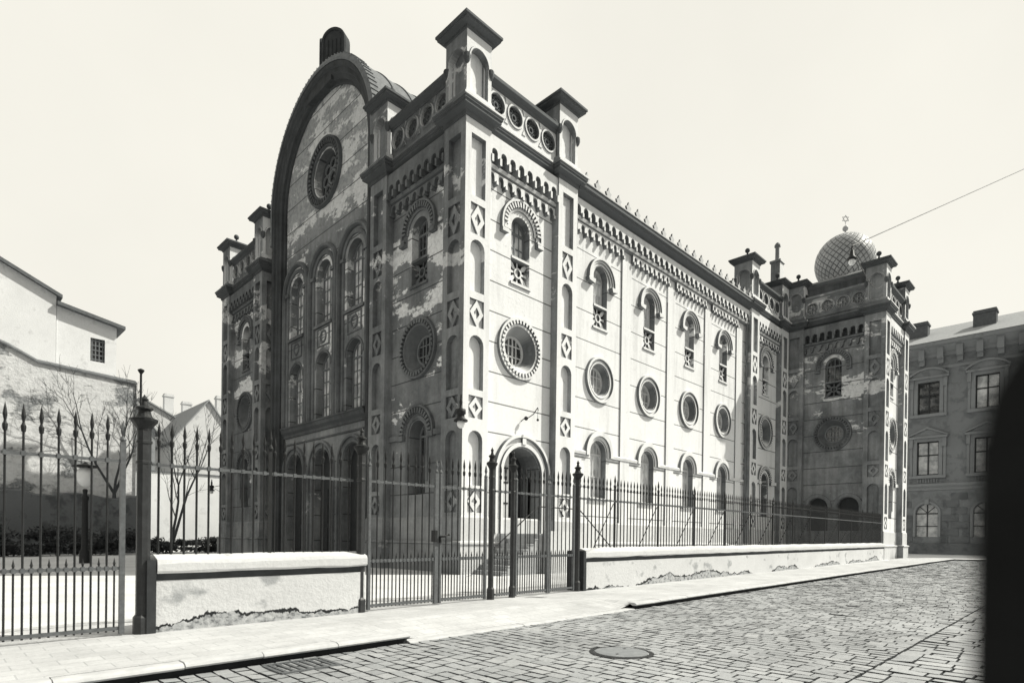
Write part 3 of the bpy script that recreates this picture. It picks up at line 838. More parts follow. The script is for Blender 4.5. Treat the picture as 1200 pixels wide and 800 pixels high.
for sg in (1, -1):
    T = [(.27*math.cos(PI/2*sg+2*PI*k/3), 23.58+.27*math.sin(PI/2*sg+2*PI*k/3)) for k in range(3)]
    I = [(.22*math.cos(PI/2*sg+2*PI*k/3), 23.58+.22*math.sin(PI/2*sg+2*PI*k/3)) for k in range(3)]
    b.prism(T, [I], -.015-.002*sg, .015+.002*sg, back=True)
b.build('star_finial', M['gilt'], dome)
b = MB()
b.box(30.45, 31.15, 1.2, 1.85, 16.2, 21.4); b.box(30.38, 31.22, 1.13, 1.92, 21.4, 21.55)
ch = b.build('chimney', M['pier'], syn)
b = MB(); b.lathe(30.8, 1.52, [(.16, 21.5), (.15, 22.6), (.22, 22.62), (.22, 22.75), (.12, 22.9)], 10); b.build('chimney_pot', M['pier'], ch)
b = MB(); b.tube((FARX-.15, .22, .3), (FARX-.15, .22, 15.4), .06, None, 8)
b.build('downpipe', M['zinc'], syn)

# ------------------------------------------------------------------ stairs to the side entrance
st = thing('entrance_stairs', 'double stone stairs with iron rails up to the arched tower side door', 'stairs', (0, 0, 0))
sw = 1.45; top = 1.46; n = 8; rise = top/n; run = .26; sx0, sx1 = 2.35, 4.65
for sgn, xe in ((-1, sx0), (1, sx1)):
    for k in range(n-1):
        b = MB(); h = top-rise*(k+1); a = xe+sgn*run*k; c = xe+sgn*run*(k+1)
        b.box(min(a, c), max(a, c), -sw, -.125, -.1, h-.03)
        b.box(min(a, c)-(.03 if sgn < 0 else 0), max(a, c)+(.03 if sgn > 0 else 0), -sw-.03, -.125, h-.03, h+.002)
        b.build('step', M['stone'], st)
b = MB(); b.box(sx0, sx1, -sw, -.125, -.1, top-.05); b.box(sx0-.02, sx1+.02, -sw-.04, -.125, top-.05, top); b.box(2.0, 5.0, -.125, .9, .9, top-.002)
b.build('landing', M['stone'], st)
b = MB(W0)
b.F = Fr((0, -sw-.045, 0), (1, 0, 0), (0, -1, 0))
e = sx1+run*n
b.prism([(sx0+.15, -.05), (e, -.05), (e, .10), (sx1, top+.10), (sx0+.15, top+.10)], (), -.005, .16)
b.build('cheek_wall', M['plinth'], st)
for sgn, xe in ((-1, sx0), (1, sx1)):
    b = MB(); y = -sw+.06
    p, q = (xe, y, top+.95), (xe+sgn*run*n, y, .98)
    b.tube(p, q, .022)
    for k in range(0, n+1, 2):
        x = xe+sgn*run*k; z = top-rise*k
        b.tube((x, y, max(z-.05, 0)), (x, y, z+.97), .014)
    if sgn > 0: b.tube((sx0, y, top+.95), (sx1, y, top+.95), .022)
    b.build('railing', M['iron'], st)
fs = thing('front_steps', 'long low stone steps before the shaded arched front doors', 'steps')
for k in range(2):
    b = MB(); b.box(-.35-.35*k, .9, 7.4, 15.6, -.1, .30-.15*k); b.build('step', M['stone'], fs)

# small fittings fixed to the walls
def lantern(name, label, p, drop, wall, s=1.):
    t = thing(name, label, 'lantern', p)
    b = MB(); b.tube((0, 0, .0), (wall[0], wall[1], .10), .022*s); b.tube((0, 0, .0), (wall[0], wall[1], -.35*s), .016*s); b.build('bracket', M['iron'], t)
    b = MB(); b.smooth = True
    b.lathe(0, 0, [(.02, .62*s), (.03, .45*s), (.06, .36*s), (.05, .30*s), (.05, .16*s), (.16*s, .12*s), (.17*s, -.02), (.12*s, -.06), (.13*s, -.16*s), (.24*s, -.24*s), (.23*s, -.28*s), (.1*s, -.27*s)], 14); b.build('shade', M['iron'], t)
    b = MB(); b.smooth = True; b.sphere((0, 0, -.36*s), .135*s, 14, 10, 1.1); b.build('globe', M['globe'], t)
    return t
lantern('wall_lantern', 'black lantern with opal globe on the sunlit corner pier of the near tower', (-.32, -.30, 5.42), 0, (.34, .32))
lantern('wall_lantern', 'small dark lantern on a bracket at the far left corner of the front', (-.3, 23.6, 4.2), 0, (.3, -.62), .8)
br = thing('wall_bracket', 'rusty scrolled iron bracket on white stucco above the tower side door', 'bracket', (3.2, .35, 5.75))
b = MB()
pts = [(0, 0, 0), (.05, -.14, .10), (.12, -.28, .12), (.26, -.42, .26), (.40, -.5, .52), (.43, -.5, .40)]
for p, q in zip(pts, pts[1:]): b.tube(p, q, .018)
b.sphere((.08, -.2, .10), .08, 8, 6); b.tube((.41, -.5, .48), (.41, -.5, .08), .008); b.sphere((.41, -.5, .05), .05, 8, 6)
b.build('scroll', M['iron'], br)

# ------------------------------------------------------------------ street boundary: low walls, fences, gates
FY = -6.4
def fy(x): return FY if x < -1.5 else FY+(x+1.5)*.0185
def low_wall(x0, x1, label, end0, end1):
    t = thing('low_wall', label, 'wall', (0, 0, 0))
    n = max(2, int((x1-x0)/.35))
    def strip(prof, name, mat, jag=0):
        b = MB(); rows = []
        for k in range(n+1):
            x = x0+(x1-x0)*k/n
            rows.append([b.pt((x, fy(x)+y, gz(x)+z+(random.uniform(-.012, .012) if jag else 0))) for y, z in prof])
        for p, q in zip(rows, rows[1:]):
            for j in range(len(prof)-1): b.face([p[j], q[j], q[j+1], p[j+1]])
        b.face(rows[0]); b.face(rows[-1]); return b.build(name, mat, t)
    strip([(-.06, -.1), (-.06, .70), (.34, .70), (.34, -.1)], 'wall_face', M['streetwall'])
    strip([(-.05, .802), (-.12, .806), (-.135, .83), (-.135, .93), (-.115, .985), (.10, 1.055), (.40, .985), (.43, .93), (.42, .81), (.34, .802)], 'coping', M['coping'], 1)
    strip([(-.045, .69), (-.05, .81), (.33, .81), (.33, .69)], 'shade_strip', M['stone_and_shade'])  # dark strip added as the shadow under the coping
    return t
def streetwall():
    t = NT('boundary wall plaster')
    v = t.xyz(t.pos()); a = t.noise((1, 1, 1), .7, 7, .6); bl = t.noise((1.2, 1, 1.6), 1.5, 6, .5); f = t.noise((1, 1, 1), 16, 5, .7)
    c = t.ramp(a, [(.3, g(.60)), (.7, g(.72))])
    c = t.mix(t.ramp(bl, [(.60, 0.), (.68, .8)]), c, g(.33))
    # crumbled foot: lower edge of the plaster wanders, bare rubble below with a dark crack
    edge = t.math('ADD', t.math('ADD', t.math('MULTIPLY', t.noise((1, 1, .1), .42, 3, .5), .95), t.math('MULTIPLY', t.noise((1, 1, .5), 3.4, 9, .75), .34)), -.56)
    zz = t.math('SUBTRACT', v[2], t.math('MULTIPLY', t.math('ADD', v[0], 4.), .0075))
    dlt = t.math('SUBTRACT', zz, edge)
    rub = t.ramp(t.noise((1, 1, 1.3), 9, 6, .7), [(.35, g(.10)), (.5, g(.42)), (.7, g(.6))])
    c = t.mix(t.math('LESS_THAN', dlt, 0.), c, rub)
    c = t.mix(t.math('LESS_THAN', t.math('ABSOLUTE', dlt), t.math('SUBTRACT', t.math('MULTIPLY', t.noise((1, 1, .5), 2.3, 6, .7), .16), .062)), c, g(.03))
    c = t.mix(.45, c, t.ramp(f, [(.25, .75), (.6, 1.)]), 'MULTIPLY')
    t.bump(t.math('ADD', f, t.math('MULTIPLY', t.math('GREATER_THAN', dlt, 0.), 2.)), .5, .03)
    return t.done(c, .93)
M['streetwall'] = streetwall()
M['coping'] = lime('coping plaster', .68, .48, .62, 2.)
low_wall(-10.74, -7.56, 'short stained white low wall with coping, left of the double gate', 1, 1)
low_wall(-1.50, 28.9, 'long white plastered low wall running from the small gate to the domed wing', 1, 1)

def bar_mesh(z0, ztop, spear=True, knob=None):
    b = MB(); r = knob or .0125
    if spear: prof = [(r, z0), (r, ztop-.34), (.022, ztop-.33), (.027, ztop-.29), (.027, ztop-.26), (.017, ztop-.245), (.012, ztop-.22), (.023, ztop-.15), (.015, ztop-.08), (.001, ztop)]
    else: prof = [(r*.9, z0), (r*.9, ztop-.09), (.017, ztop-.08), (.011, ztop-.06), (.001, ztop)]
    b.lathe(0, 0, prof, 8); return b
BARS = {}
def add_bar(kind, x, y, z, parent, name):
    if kind not in BARS:
        BARS[kind] = {'long': bar_mesh(.06, 2.86), 'dog': bar_mesh(.06, 1.02, False), 'wall': bar_mesh(1.0, 2.86, True, .0155)}[kind].build(name, M['iron'], parent, (x, y, z)); return BARS[kind]
    return link(name, BARS[kind].data, parent, (x, y, z))
def collars(b, xs, y, z):
    for x in xs:
        b.box(x-.02, x+.02, y-.024, y+.024, gz(x)+z-.028, gz(x)+z+.028)
def rail(parent, x0, x1, z, xs, name='rail', h=.018):
    b = MB(); y0, y1 = fy(x0), fy(x1)
    n = max(1, int((x1-x0)/2))
    for k in range(n):
        a, c = x0+(x1-x0)*k/n, x0+(x1-x0)*(k+1)/n
        ya, yc_ = fy(a), fy(c)
        i = [b.pt((x, y+dy_, gz(x)+z+dz)) for x, y in ((a, ya), (c, yc_)) for dy_, dz in ((-.017, -h), (.017, -h), (.017, h), (-.017, h))]
        for q in range(4): b.face([i[q], i[(q+1) % 4], i[4+(q+1) % 4], i[4+q]])
    for x in xs: 
        y = fy(x); b.box(x-.021, x+.021, y-.026, y+.026, gz(x)+z-.03, gz(x)+z+.03)
    return b.build(name, M['ironlight'], parent)
def gate(x0, x1, label, n, group=None, stile0=True, stile1=True, handle=None, cat='gate', name='gate_leaf', stilew=.03):
    t = thing(name, label, cat, (0, 0, 0), group)
    sp = (x1-x0)/(n+1); xs = [x0+sp*(k+1) for k in range(n)]
    for x in xs: add_bar('long', x, FY, gz(x), t, 'bar')
    ds = [x0+sp*(k+.5) for k in range(n+1)]
    for x in ds: add_bar('dog', x, FY, gz(x), t, 'dog_bar')
    rail(t, x0, x1, 2.27, xs); rail(t, x0, x1, .88, xs+ds); rail(t, x0, x1, .10, [], h=.022)
    for x, on in ((x0, stile0), (x1, stile1)):
        if not on: continue
        b = MB(); w = stilew if isinstance(stilew, float) else stilew[0 if x == x0 else 1]
        b.box(x-w, x+w, FY-.03, FY+.03, gz(x)+.03, gz(x)+2.52)
        b.lathe(x, FY, [(.028, gz(x)+2.52), (.04, gz(x)+2.55), (.014, gz(x)+2.60), (.03, gz(x)+2.66), (.02, gz(x)+2.72), (.002, gz(x)+2.80)], 8)
        b.build('stile', M['ironlight'], t)
    if handle:
        b = MB(); x = handle; z = gz(x)+1.33
        b.box(x-.09, x-.03, FY-.07, FY+.05, z-.12, z+.10)
        b.tube((x+.05, FY-.03, z-.02), (x+.05, FY-.20, z-.02), .018); b.tube((x+.05, FY-.12, z-.02), (x+.19, FY-.12, z+.02), .014); b.sphere((x+.20, FY-.12, z+.02), .022, 8, 6)
        b.tube((x+.05, FY-.04, z-.02), (x+.05, FY-.05, z-.14), .028)
        b.build('handle', M['iron'], t)
    return t
gate(-14.3, -11.12, 'tall iron gate leaf at the far left, with one broken spear head', 18)
gate(-7.46, -6.0, 'wide gate leaf between the left low wall and the lock stile', 8, stilew=(.025, .04))
gate(-5.9, -4.72, 'iron gate leaf carrying the door handle and lock', 7, handle=-5.98, stilew=(.02, .022))
gate(-4.44, -4.0, 'narrow fixed railing between the two slim gate pillars', 2, stile0=False, stile1=False, cat='railing', name='railing_panel')
gate(-3.82, -2.78, 'left half of the small gate before the tower side door', 6, stilew=(.02, .025))
gate(-2.72, -1.84, 'right half of the small gate, against the last pillar', 5, stilew=(.02, .02))

def pillar(x, label, r=.075, gr=None):
    t = thing('gate_pillar', label, 'gate pillar', (x, FY, gz(x)))
    b = MB(); b.lathe(0, 0, [(r*1.35, -.05), (r*1.35, .22), (r, .26), (r, 2.25), (r*1.12, 2.26), (r*1.12, 2.29), (r, 2.30), (r, 2.52), (r*1.15, 2.53), (r*1.15, 2.56), (r, 2.57), (r, 2.74)], 8, PI/8); b.build('shaft', M['pillar'], t)
    k = r/.085; b = MB(); b.lathe(0, 0, [(r, 2.70), (r, 2.72), (.115*k, 2.77), (.16*k, 2.82), (.165*k, 2.85), (.10*k, 2.875), (.078*k, 2.92), (.072*k, 2.96), (.105*k, 2.985), (.10*k, 3.005), (.045*k, 3.03), (.03*k, 3.09), (.048*k, 3.115), (.02*k, 3.15), (.004, 3.18)], 14); b.build('finial', M['iron'], t)
    return t
M['pillar'] = plain('pillar iron', .032, .5, .5, 10., 0, .2, .5)
for x, r, l in ((-10.88, .085, 'stout gate pillar with plate finial at the left end of the short low wall'), (-7.62, .07, 'gate pillar at the right end of the short low wall'),
                (-4.55, .062, 'slim dark pillar right of the gate with the door handle'), (-3.92, .055, 'slimmest dark pillar, left post of the small gate'), (-1.70, .07, 'dark pillar where the long low wall begins')):
    pillar(x, l, r)
for x, l in ((-10.84, 0), (-1.56, 0)):                # dark stone shoe against the wall ends
    b = MB(); b.box(x-.02, x+.09, FY-.12, FY+.40, gz(x)-.05, gz(x)+.98); o_ = b.build('wall_end_post', M['wood'])
    tag(o_, 'dark timber end post of the short low wall' if x < -5 else 'dark timber end post of the long low wall', 'post')

def wall_fence(x0, x1, label, posts, n, limit=100, struts=False):
    t = thing('iron_fence', label, 'fence', (0, 0, 0))
    sp = (x1-x0)/n; xs = [x0+sp*(k+.5) for k in range(n)]
    xs = [x for x in xs if min([abs(x-p) for p in posts]+[9]) > .05]
    for x in xs[:limit]: add_bar('wall', x, fy(x)+.1, gz(x), t, 'bar')
    if len(xs) > limit:
        b = MB()
        for x in xs[limit:]:
            z = gz(x); r = .016; y = fy(x)+.1
            b.lathe(x, y, [(r, z+1.0), (r, z+2.52), (.03, z+2.54), (.03, z+2.60), (.014, z+2.64), (.028, z+2.72), (.002, z+2.86)], 5)
        b.build('bars_far', M['iron'], t)['kind'] = 'stuff'
    o_ = rail(t, x0, x1, 2.27, xs[:limit]); o_.location.y = .1
    for p in posts:
        b = MB(); y = fy(p)+.1; z = gz(p)
        b.box(p-.022, p+.022, y-.022, y+.022, z+.99, z+2.62); b.lathe(p, y, [(.03, z+2.62), (.042, z+2.66), (.015, z+2.72), (.03, z+2.8), (.002, z+2.96)], 8)
        b.build('post', M['iron'], t)
        if struts:
            b = MB(); b.tube((p-.02, y+.03, z+2.2), (p-.55, y+.75, z+.15), .012); b.build('strut', M['iron'], t)
    return t
wall_fence(-10.76, -7.72, 'spear topped iron railing standing on the short low wall', [-9.15], 19)
wall_fence(-1.56, 28.9, 'long spear topped iron railing on the long low wall', [.03+2.23*k for k in range(13)], 187, 100, True)

# ------------------------------------------------------------------ ground, pavement, road
KY0, KY1 = -8.75, -8.25
def ky(x): return KY0+(KY1-KY0)*min(max((x+2)/31, 0), 1)
def sheet(name, x0, x1, y0, y1, z, mat, nx=2, ny=2):
    b = MB(); I = [[b.pt((x0+(x1-x0)*i/nx, y0+(y1-y0)*j/ny, gz(x0+(x1-x0)*i/nx)+z)) for j in range(ny+1)] for i in range(nx+1)]
    for i in range(nx):
        for j in range(ny): b.face([I[i][j], I[i+1][j], I[i+1][j+1], I[i][j+1]])
    return struct(b.build(name, mat))
sheet('ground', -400, 600, -400, 600, -.16, M['ground'] if 'ground' in M else M['joint'], 1, 1)
sheet('courtyard', -30, 30, FY+.1, 34, 0.0, M['sand'], 4, 4)
def dip(x):                                    # dropped kerb in front of the gates
    t = min(max((x+8.6)/.5, 0), 1)*min(max((-2.45-x)/.5, 0), 1)
    return t*t*(3-2*t)
b = MB(); xs = [-40, -30, -20]+[-14+.25*k for k in range(60)]+[2+1.*k for k in range(36)]
rows = []
for x in xs:
    d = dip(x); y0, y1 = FY+.15, ky(x)
    if x > 29: y0 = FY+.6
    rows.append([b.pt((x, y0, gz(x)+.004)), b.pt((x, y0+(y1-y0)*.55, gz(x)+.004)), b.pt((x, y1+.17, gz(x)+.004-.116*d))])
for p, q in zip(rows, rows[1:]):
    for j in range(2): b.face([p[j], q[j], q[j+1], p[j+1]])
struct(b.build('pavement', M['pavement']))
# kerbstones: overhanging worn slab on a dark riser, one mesh per run
b = MB(); x = -14.
random.seed(3)
while x < 36.5:
    l = random.uniform(.8, 1.25); x2 = min(x+l, 37.0)
    if x < -8.25 < x2-.1: x2 = -8.25
    if x < -2.75 < x2-.1: x2 = -2.75
    m = (x+x2)/2; d = dip(m); g0, g1 = gz(x), gz(x2); h = random.uniform(-.004, .004)
    prof = [(.18, .004), (.02, .006), (-.03, -.012), (-.045, -.035), (-.03, -.055), (.05, -.058)]
    dd = .116*(1 if d > .5 else 0)
    p = [b.pt((x+.006, ky(x)+y, g0+z-dd+h)) for y, z in prof]; q = [b.pt((x2-.006, ky(x2)+y, g1+z-dd+h)) for y, z in prof]
    for j in range(5): b.face([p[j], q[j], q[j+1], p[j+1]])
    b.face(p); b.face(q)
    b.m = 1
    if d <= .5: 
        i = [b.pt((x, ky(x)+.045, g0-.055)), b.pt((x2, ky(x2)+.045, g1-.055)), b.pt((x2, ky(x2)+.045, g1-.2)), b.pt((x, ky(x)+.045, g0-.2))]; b.face(i)
    b.m = 0; x = x2
struct(b.build('kerb', [M['kerb'], M['kerbdark']]))
sheet('side_street', 37.0, 60, -60, 60, -.05, M['sand'], 2, 2)

def sett_field(name, x0, x1, yfun0, yfun1, cx, cy, zoff, jit=.012, tilt=.008, gap=.007, edge=.018):
    V, Fc, sh, mi = [], [], [], []
    rng = np.random.default_rng(5)
    x = x0; r = 0
    while x < x1:
        w = cx*rng.uniform(.95, 1.05); wig = rng.uniform(-.004, .004)
        y = yfun0(x); first = rng.uniform(.45, 1.)
        ylim = yfun1(x)
        while y > ylim:
            l = cy*rng.uniform(.84, 1.16)*first; first = 1.
            if y-l < ylim+.35*cy: l = max(y-ylim, .03)
            z = zoff+rng.normal(0, tilt*.55); dzx, dzy = rng.normal(0, tilt, 2)
            a0, a1 = x+gap+rng.uniform(-jit, jit)*.4, x+w-gap+rng.uniform(-jit, jit)*.4
            b0, b1 = y-gap, y-l+gap
            e = edge*rng.uniform(.7, 1.3)
            n = len(V); G0 = gz(x)
            base = [(a0, b0), (a1, b0), (a1, b1), (a0, b1)]
            for px, py in base: V.append((px, py, G0+zoff-.045))
            for (px, py), (sx, sy) in zip(base, ((1, -1), (-1, -1), (-1, 1), (1, 1))):
                V.append((px+sx*e*.2, py+sy*e*.2, G0+zoff-.030))
            for (px, py), (sx, sy) in zip(base, ((1, -1), (-1, -1), (-1, 1), (1, 1))):
                V.append((px+sx*e+rng.uniform(-.004, .004), py+sy*e+rng.uniform(-.004, .004), G0+z+dzx*sx+dzy*sy))
            for k in range(4):
                q = (k+1) % 4
                Fc.append((n+k, n+q, n+4+q, n+4+k)); Fc.append((n+4+k, n+4+q, n+8+q, n+8+k)); mi += [1, 1]
            Fc.append((n+8, n+9, n+10, n+11)); mi.append(0)
            sh += [float(np.clip(rng.normal(.5, .10), 0, 1))]*9
            y -= l
        x += w; r += 1
    me = D.meshes.new(name); me.from_pydata(V, [], Fc); me.materials.append(M['setts']); me.materials.append(M['joint']); me.polygons.foreach_set('material_index', mi)
    at = me.attributes.new('shade', 'FLOAT', 'FACE'); at.data.foreach_set('value', sh)
    me.update()
    return struct(link(name, me))
ROADZ = -.13
GUT = -13.6
sett_field('road', -14.5, 37.5, lambda x: ky(x)-.0, lambda x: GUT, .17, .228, ROADZ, .009, .0022, .0040, .0065)
sett_field('opposite_pavement', -14.5, 45, lambda x: GUT-.02, lambda x: -22., .24, .33, ROADZ+.006, .008, .003, .0048, .008)
sheet('road_bed', -60, 37.4, -40, -8.1, ROADZ-.04, M['joint'], 4, 1)

# iron in the road
mh = thing('manhole_cover', 'round worn iron manhole cover in the cobbled road', 'manhole cover', (-6.67, -11.13, gz(-6.67)+ROADZ))
b = MB(); b.lathe(0, 0, [(.41, -.03), (.41, .003), (.35, .008), (.35, -.02)], 40, cap=False); b.build('rim', M['iron'], mh)
b = MB(); b.lathe(0, 0, [(.332, -.02), (.332, .010), (.30, .014), (.0, .016)], 40); b.build('lid', M['lid'] if 'lid' in M else M['ironlight'], mh)
b = MB()
for a in (.4, 3.5): b.box(.2*math.cos(a)-.02, .2*math.cos(a)+.02, .2*math.sin(a)-.012, .2*math.sin(a)+.012, .012, .019)
b.build('lift_hole', M['iron'], mh)
dg = thing('drain_grate', 'slotted iron street drain beside the kerb', 'drain', (-9.95, -9.12, gz(-10)+ROADZ))
b = MB(); b.box(-.32, .32, -.24, .24, -.03, -.018); b.build('pit', M['kerbdark'], dg)
b = MB()
for k in range(7): x = -.27+k*.09; b.box(x-.018, x+.018, -.22, .22, -.01, .012)
b.box(-.34, .34, -.27, -.22, -.03, .014); b.box(-.34, .34, .22, .27, -.03, .014); b.box(-.35, -.31, -.22, .22, -.03, .013); b.box(.31, .35, -.22, .22, -.03, .013)
b.build('bars', M['ironlight'], dg)

# ------------------------------------------------------------------ left background
BY = 30.
bw = thing('boundary_wall', 'tall old plastered boundary wall with tiled ridge behind the bare trees', 'wall', (0, BY, 0))
b = MB(FA(0, BY)); prof = [(-30, 16.5), (-13, 13.4), (-9.4, 12.1), (-8.1, 11.45), (-2.95, 11.15)]
b.prism([(-30, -.3), (-2.95, -.3)]+prof[::-1], (), -.5, 0, back=True); b.build('wall_face', M['oldwall'], bw).location = (0, -BY, 0)
b = MB(FA(0, BY))
for (a, za), (c, zc_) in zip(prof, prof[1:]):
    i = [b.L(s, o_, z+dz) for s, z in ((a, za), (c, zc_)) for o_, dz in ((.12, -.02), (.12, .08), (-.25, .28), (-.62, .08))]
    for q in range(3): b.face([i[q], i[q+1], i[q+5], i[q+4]])
    b.face(i[:4]); b.face(i[4:]); b.face([i[0], i[4], i[7], i[3]])
b.build('ridge_tiles', M['zinc'], bw).location = (0, -BY, 0)
low = thing('low_retaining_wall', 'low old wall at the foot of the tall boundary wall, shaded', 'wall', (0, BY-1.2, 0))
b = MB(); n = 40
rows = []
for k in range(n+1):
    x = -30+k*(27.3/n); h = 3.55+.12*math.sin(k*1.3)+random.uniform(-.06, .06)
    rows.append([b.pt((x, 0, -.3)), b.pt((x, 0, h)), b.pt((x, .5, h+.1)), b.pt((x, 1.1, h+.15))])
for p, q in zip(rows, rows[1:]):
    for j in range(3): b.face([p[j], q[j], q[j+1], p[j+1]])
b.build('wall_face', M['rubble'], low)

def gabled(name, label, F, s0, s1, h0, h1, depth, wall, roof, over=.3, windows=(), thick=.22):
    """mono-pitch block: front wall with sloping eaves"""
    t = thing(name, label, 'house', tuple(F.O))
    f = Fr((0, 0, 0), F.S, F.N)
    b = MB(f); b.prism([(s0, -.3), (s1, -.3), (s1, h1), (s0, h0)], [rect(*w) for w in windows], -depth, 0, back=True, hole_depth=.18); b.build('wall', wall, t)
    b = MB(f); sl = (h1-h0)/(s1-s0)
    b.prism([(s0, h0), (s1+over, h1+sl*over), (s1+over, h1+sl*over+thick), (s0, h0+thick)], (), -depth, over, back=True); b.build('roof', roof, t)
    for (a, c, z0, z1) in windows:
        w = pane(f, rect(a, c, z0, z1), -.17, 0).build('window', M['glass'], t)
        b = MB(f)
        for k in range(4): x = a+(c-a)*(k+.5)/4; b.box(x-.03, x+.03, -.165, -.11, z0, z1)
        for k in range(5): z = z0+(z1-z0)*(k+.5)/5; b.box(a, c, -.16, -.10, z-.03, z+.03)
        b.build('grille', M['frame'], w)
    return t
gabled('plastered_house', 'tall blank white house wall with dark eaves at the left edge', FA(0, 34), -14, -6.73, 20.4, 17.0, 8, M['houseplaster'], M['zinc'])
gabled('plastered_house', 'lower white house with a small barred window under dark eaves', FA(0, 34.1), -6.70, -3.3, 16.4, 15.75, 8, M['houseplaster'], M['zinc'], .45, [(-4.82, -3.98, 13.15, 14.75)])

def gable_house(name, label, cx, y, w, eave, ridge, depth, wall, roof, chims=(), wins=()):
    t = thing(name, label, 'house', (cx, y, 0)); f = Fr((0, 0, 0), (1, 0, 0), (0, -1, 0))
    b = MB(f); h = w/2
    b.prism([(-h, -.3), (h, -.3), (h, eave), (0, ridge), (-h, eave)], [rect(*q) for q in wins], -depth, 0, back=True, hole_depth=.2); b.build('wall', wall, t)
    b = MB(f)
    for k in (-1, 1):
        sl = (ridge-eave)/h
        q = [(0, ridge+.18), (k*(h+.3), eave-.3*sl+.18), (k*(h+.3), eave-.3*sl), (0, ridge+.01)]
        b.prism(q, (), -depth, .25, back=True)
    r = b.build('roof', roof, t)
    for cx_, cy_, z0, z1 in chims:
        b = MB(); b.box(cx_-.5, cx_+.5, cy_-.35, cy_+.35, z0, z1-.35); b.box(cx_-.58, cx_+.58, cy_-.43, cy_+.43, z1-.35, z1-.2); b.box(cx_-.5, cx_+.5, cy_-.35, cy_+.35, z1-.2, z1); b.build('chimney', wall, r)
    for a, c, z0, z1 in wins:
        wn = pane(f, rect(a, c, z0, z1), -.19, 0).build('window', M['glass'], t)
        b = MB(f); b.box((a+c)/2-.03, (a+c)/2+.03, -.18, -.12, z0, z1); b.box(a, c, -.178, -.13, (z0+z1)/2, (z0+z1)/2+.05); b.build('frame', M['framew'], wn)
    return t
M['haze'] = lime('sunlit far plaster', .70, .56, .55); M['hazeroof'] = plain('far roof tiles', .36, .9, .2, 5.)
M['shadegable'] = lime('gable plaster with painted shade', .30, .24, .5)  # shade on this gable put into a darker plaster
gable_house('gabled_house', 'shaded gabled house end just right of the stout gate pillar', -1.0, 44, 5.2, 10.4, 14.0, 9, M['shadegable'], M['hazeroof'])
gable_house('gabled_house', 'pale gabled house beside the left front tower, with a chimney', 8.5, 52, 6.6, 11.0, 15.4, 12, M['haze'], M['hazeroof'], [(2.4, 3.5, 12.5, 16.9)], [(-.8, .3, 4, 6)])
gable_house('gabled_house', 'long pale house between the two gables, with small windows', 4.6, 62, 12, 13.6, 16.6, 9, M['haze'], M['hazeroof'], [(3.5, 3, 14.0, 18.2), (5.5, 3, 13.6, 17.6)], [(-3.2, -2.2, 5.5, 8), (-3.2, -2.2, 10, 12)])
M['outwall'] = lime('white yard wall', .72, .6, .58)
t = thing('yard_wall', 'white yard wall at the end of the court beside the left tower', 'wall', (0, 38, 0))
b = MB(); b.box(-2.9, 10, 0, .4, -.2, 6.2); b.build('wall_face', M['outwall'], t)
b = MB(); b.box(-2.95, 10, -.08, .48, 6.2, 6.32); b.build('coping', M['zinc'], t)

# poles and lamps in the court
p = thing('drain_pole', 'thin tall iron pole with small cap at the end of the boundary wall', 'pole', (-2.75, BY-.2, 0))
b = MB(); b.tube((0, 0, 0), (0, 0, 11.9), .09, .07, 8); b.lathe(0, 0, [(.07, 11.85), (.2, 12.05), (.2, 12.12), (.05, 12.2)], 10); b.build('shaft', M['iron'], p)
lp = thing('lamp_post', 'dark court lamp post with round opal globe and flat hat, seen through the gate', 'lamp post', (-8.0, 15.6, gz(-8)))
b = MB(); b.smooth = True; b.lathe(0, 0, [(.20, -.05), (.20, .5), (.13, .6), (.11, 2.7), (.15, 2.75), (.15, 2.85), (.07, 2.95), (.10, 3.15), (.06, 3.2)], 12); b.build('shaft', M['iron'], lp)
b = MB(); b.smooth = True; b.sphere((0, 0, 3.72), .34, 16, 12, 1.3); b.build('globe', M['globe'], lp)
b = MB(); b.lathe(0, 0, [(.48, 4.14), (.46, 4.2), (.15, 4.26), (.02, 4.36)], 16); b.build('hat', M['iron'], lp)

# bare trees
def bare_tree(x, y, z, h, stems, label, seed):
    rnd = random.Random(seed); t = thing('bare_tree', label, 'tree', (x, y, z), 'leafless trees in the court')
    tr, cr = MB(), MB()
    def grow(b, p, d, l, r, lev):
        n = 4
        for k in range(n):
            d = (d+Vector((rnd.uniform(-1, 1), rnd.uniform(-1, 1), rnd.uniform(-.1, .35)))*.13).normalized()
            q = p+d*(l/n); b.tube(p, q, r, r*.86, 6 if lev < 2 else 4); p = q; r *= .86
            if lev < 3 and k and rnd.random() < .8:
                a = d.orthogonal().normalized(); a.rotate(Matrix.Rotation(rnd.uniform(0, 2*PI), 3, d))
                grow(cr, p, (d*.8+a*rnd.uniform(.5, .9)+Vector((0, 0, .2))).normalized(), l*rnd.uniform(.35, .6), max(r*.55, .012), lev+1)
        if lev < 3:
            a = d.orthogonal().normalized(); a.rotate(Matrix.Rotation(rnd.uniform(0, 2*PI), 3, d))
            for sg in (-1, 1): grow(cr, p, (d+a*sg*rnd.uniform(.2, .5)).normalized(), l*rnd.uniform(.45, .7), max(r*.75, .012), lev+1)
    tr.tube((0, 0, -.3), (0, 0, .35), h*.016, h*.014, 8)
    for k in range(stems):
        a = 2*PI*(k+rnd.random()*.6)/stems
        grow(tr, Vector((0, 0, .3)), Vector((math.cos(a)*.42, math.sin(a)*.3, 1)).normalized(), h*rnd.uniform(.42, .6), h*.011, 0)
    tr.build('trunk', M['bark'], t); cr.build('crown', M['bark'], t)
bare_tree(-4.3, 29.2, 3.5, 7.6, 3, 'leafless tree with several slim boughs against the tall boundary wall', 4)
bare_tree(-1.2, 28.6, 0, 9.4, 2, 'leafless tree just right of the stout gate pillar', 12)

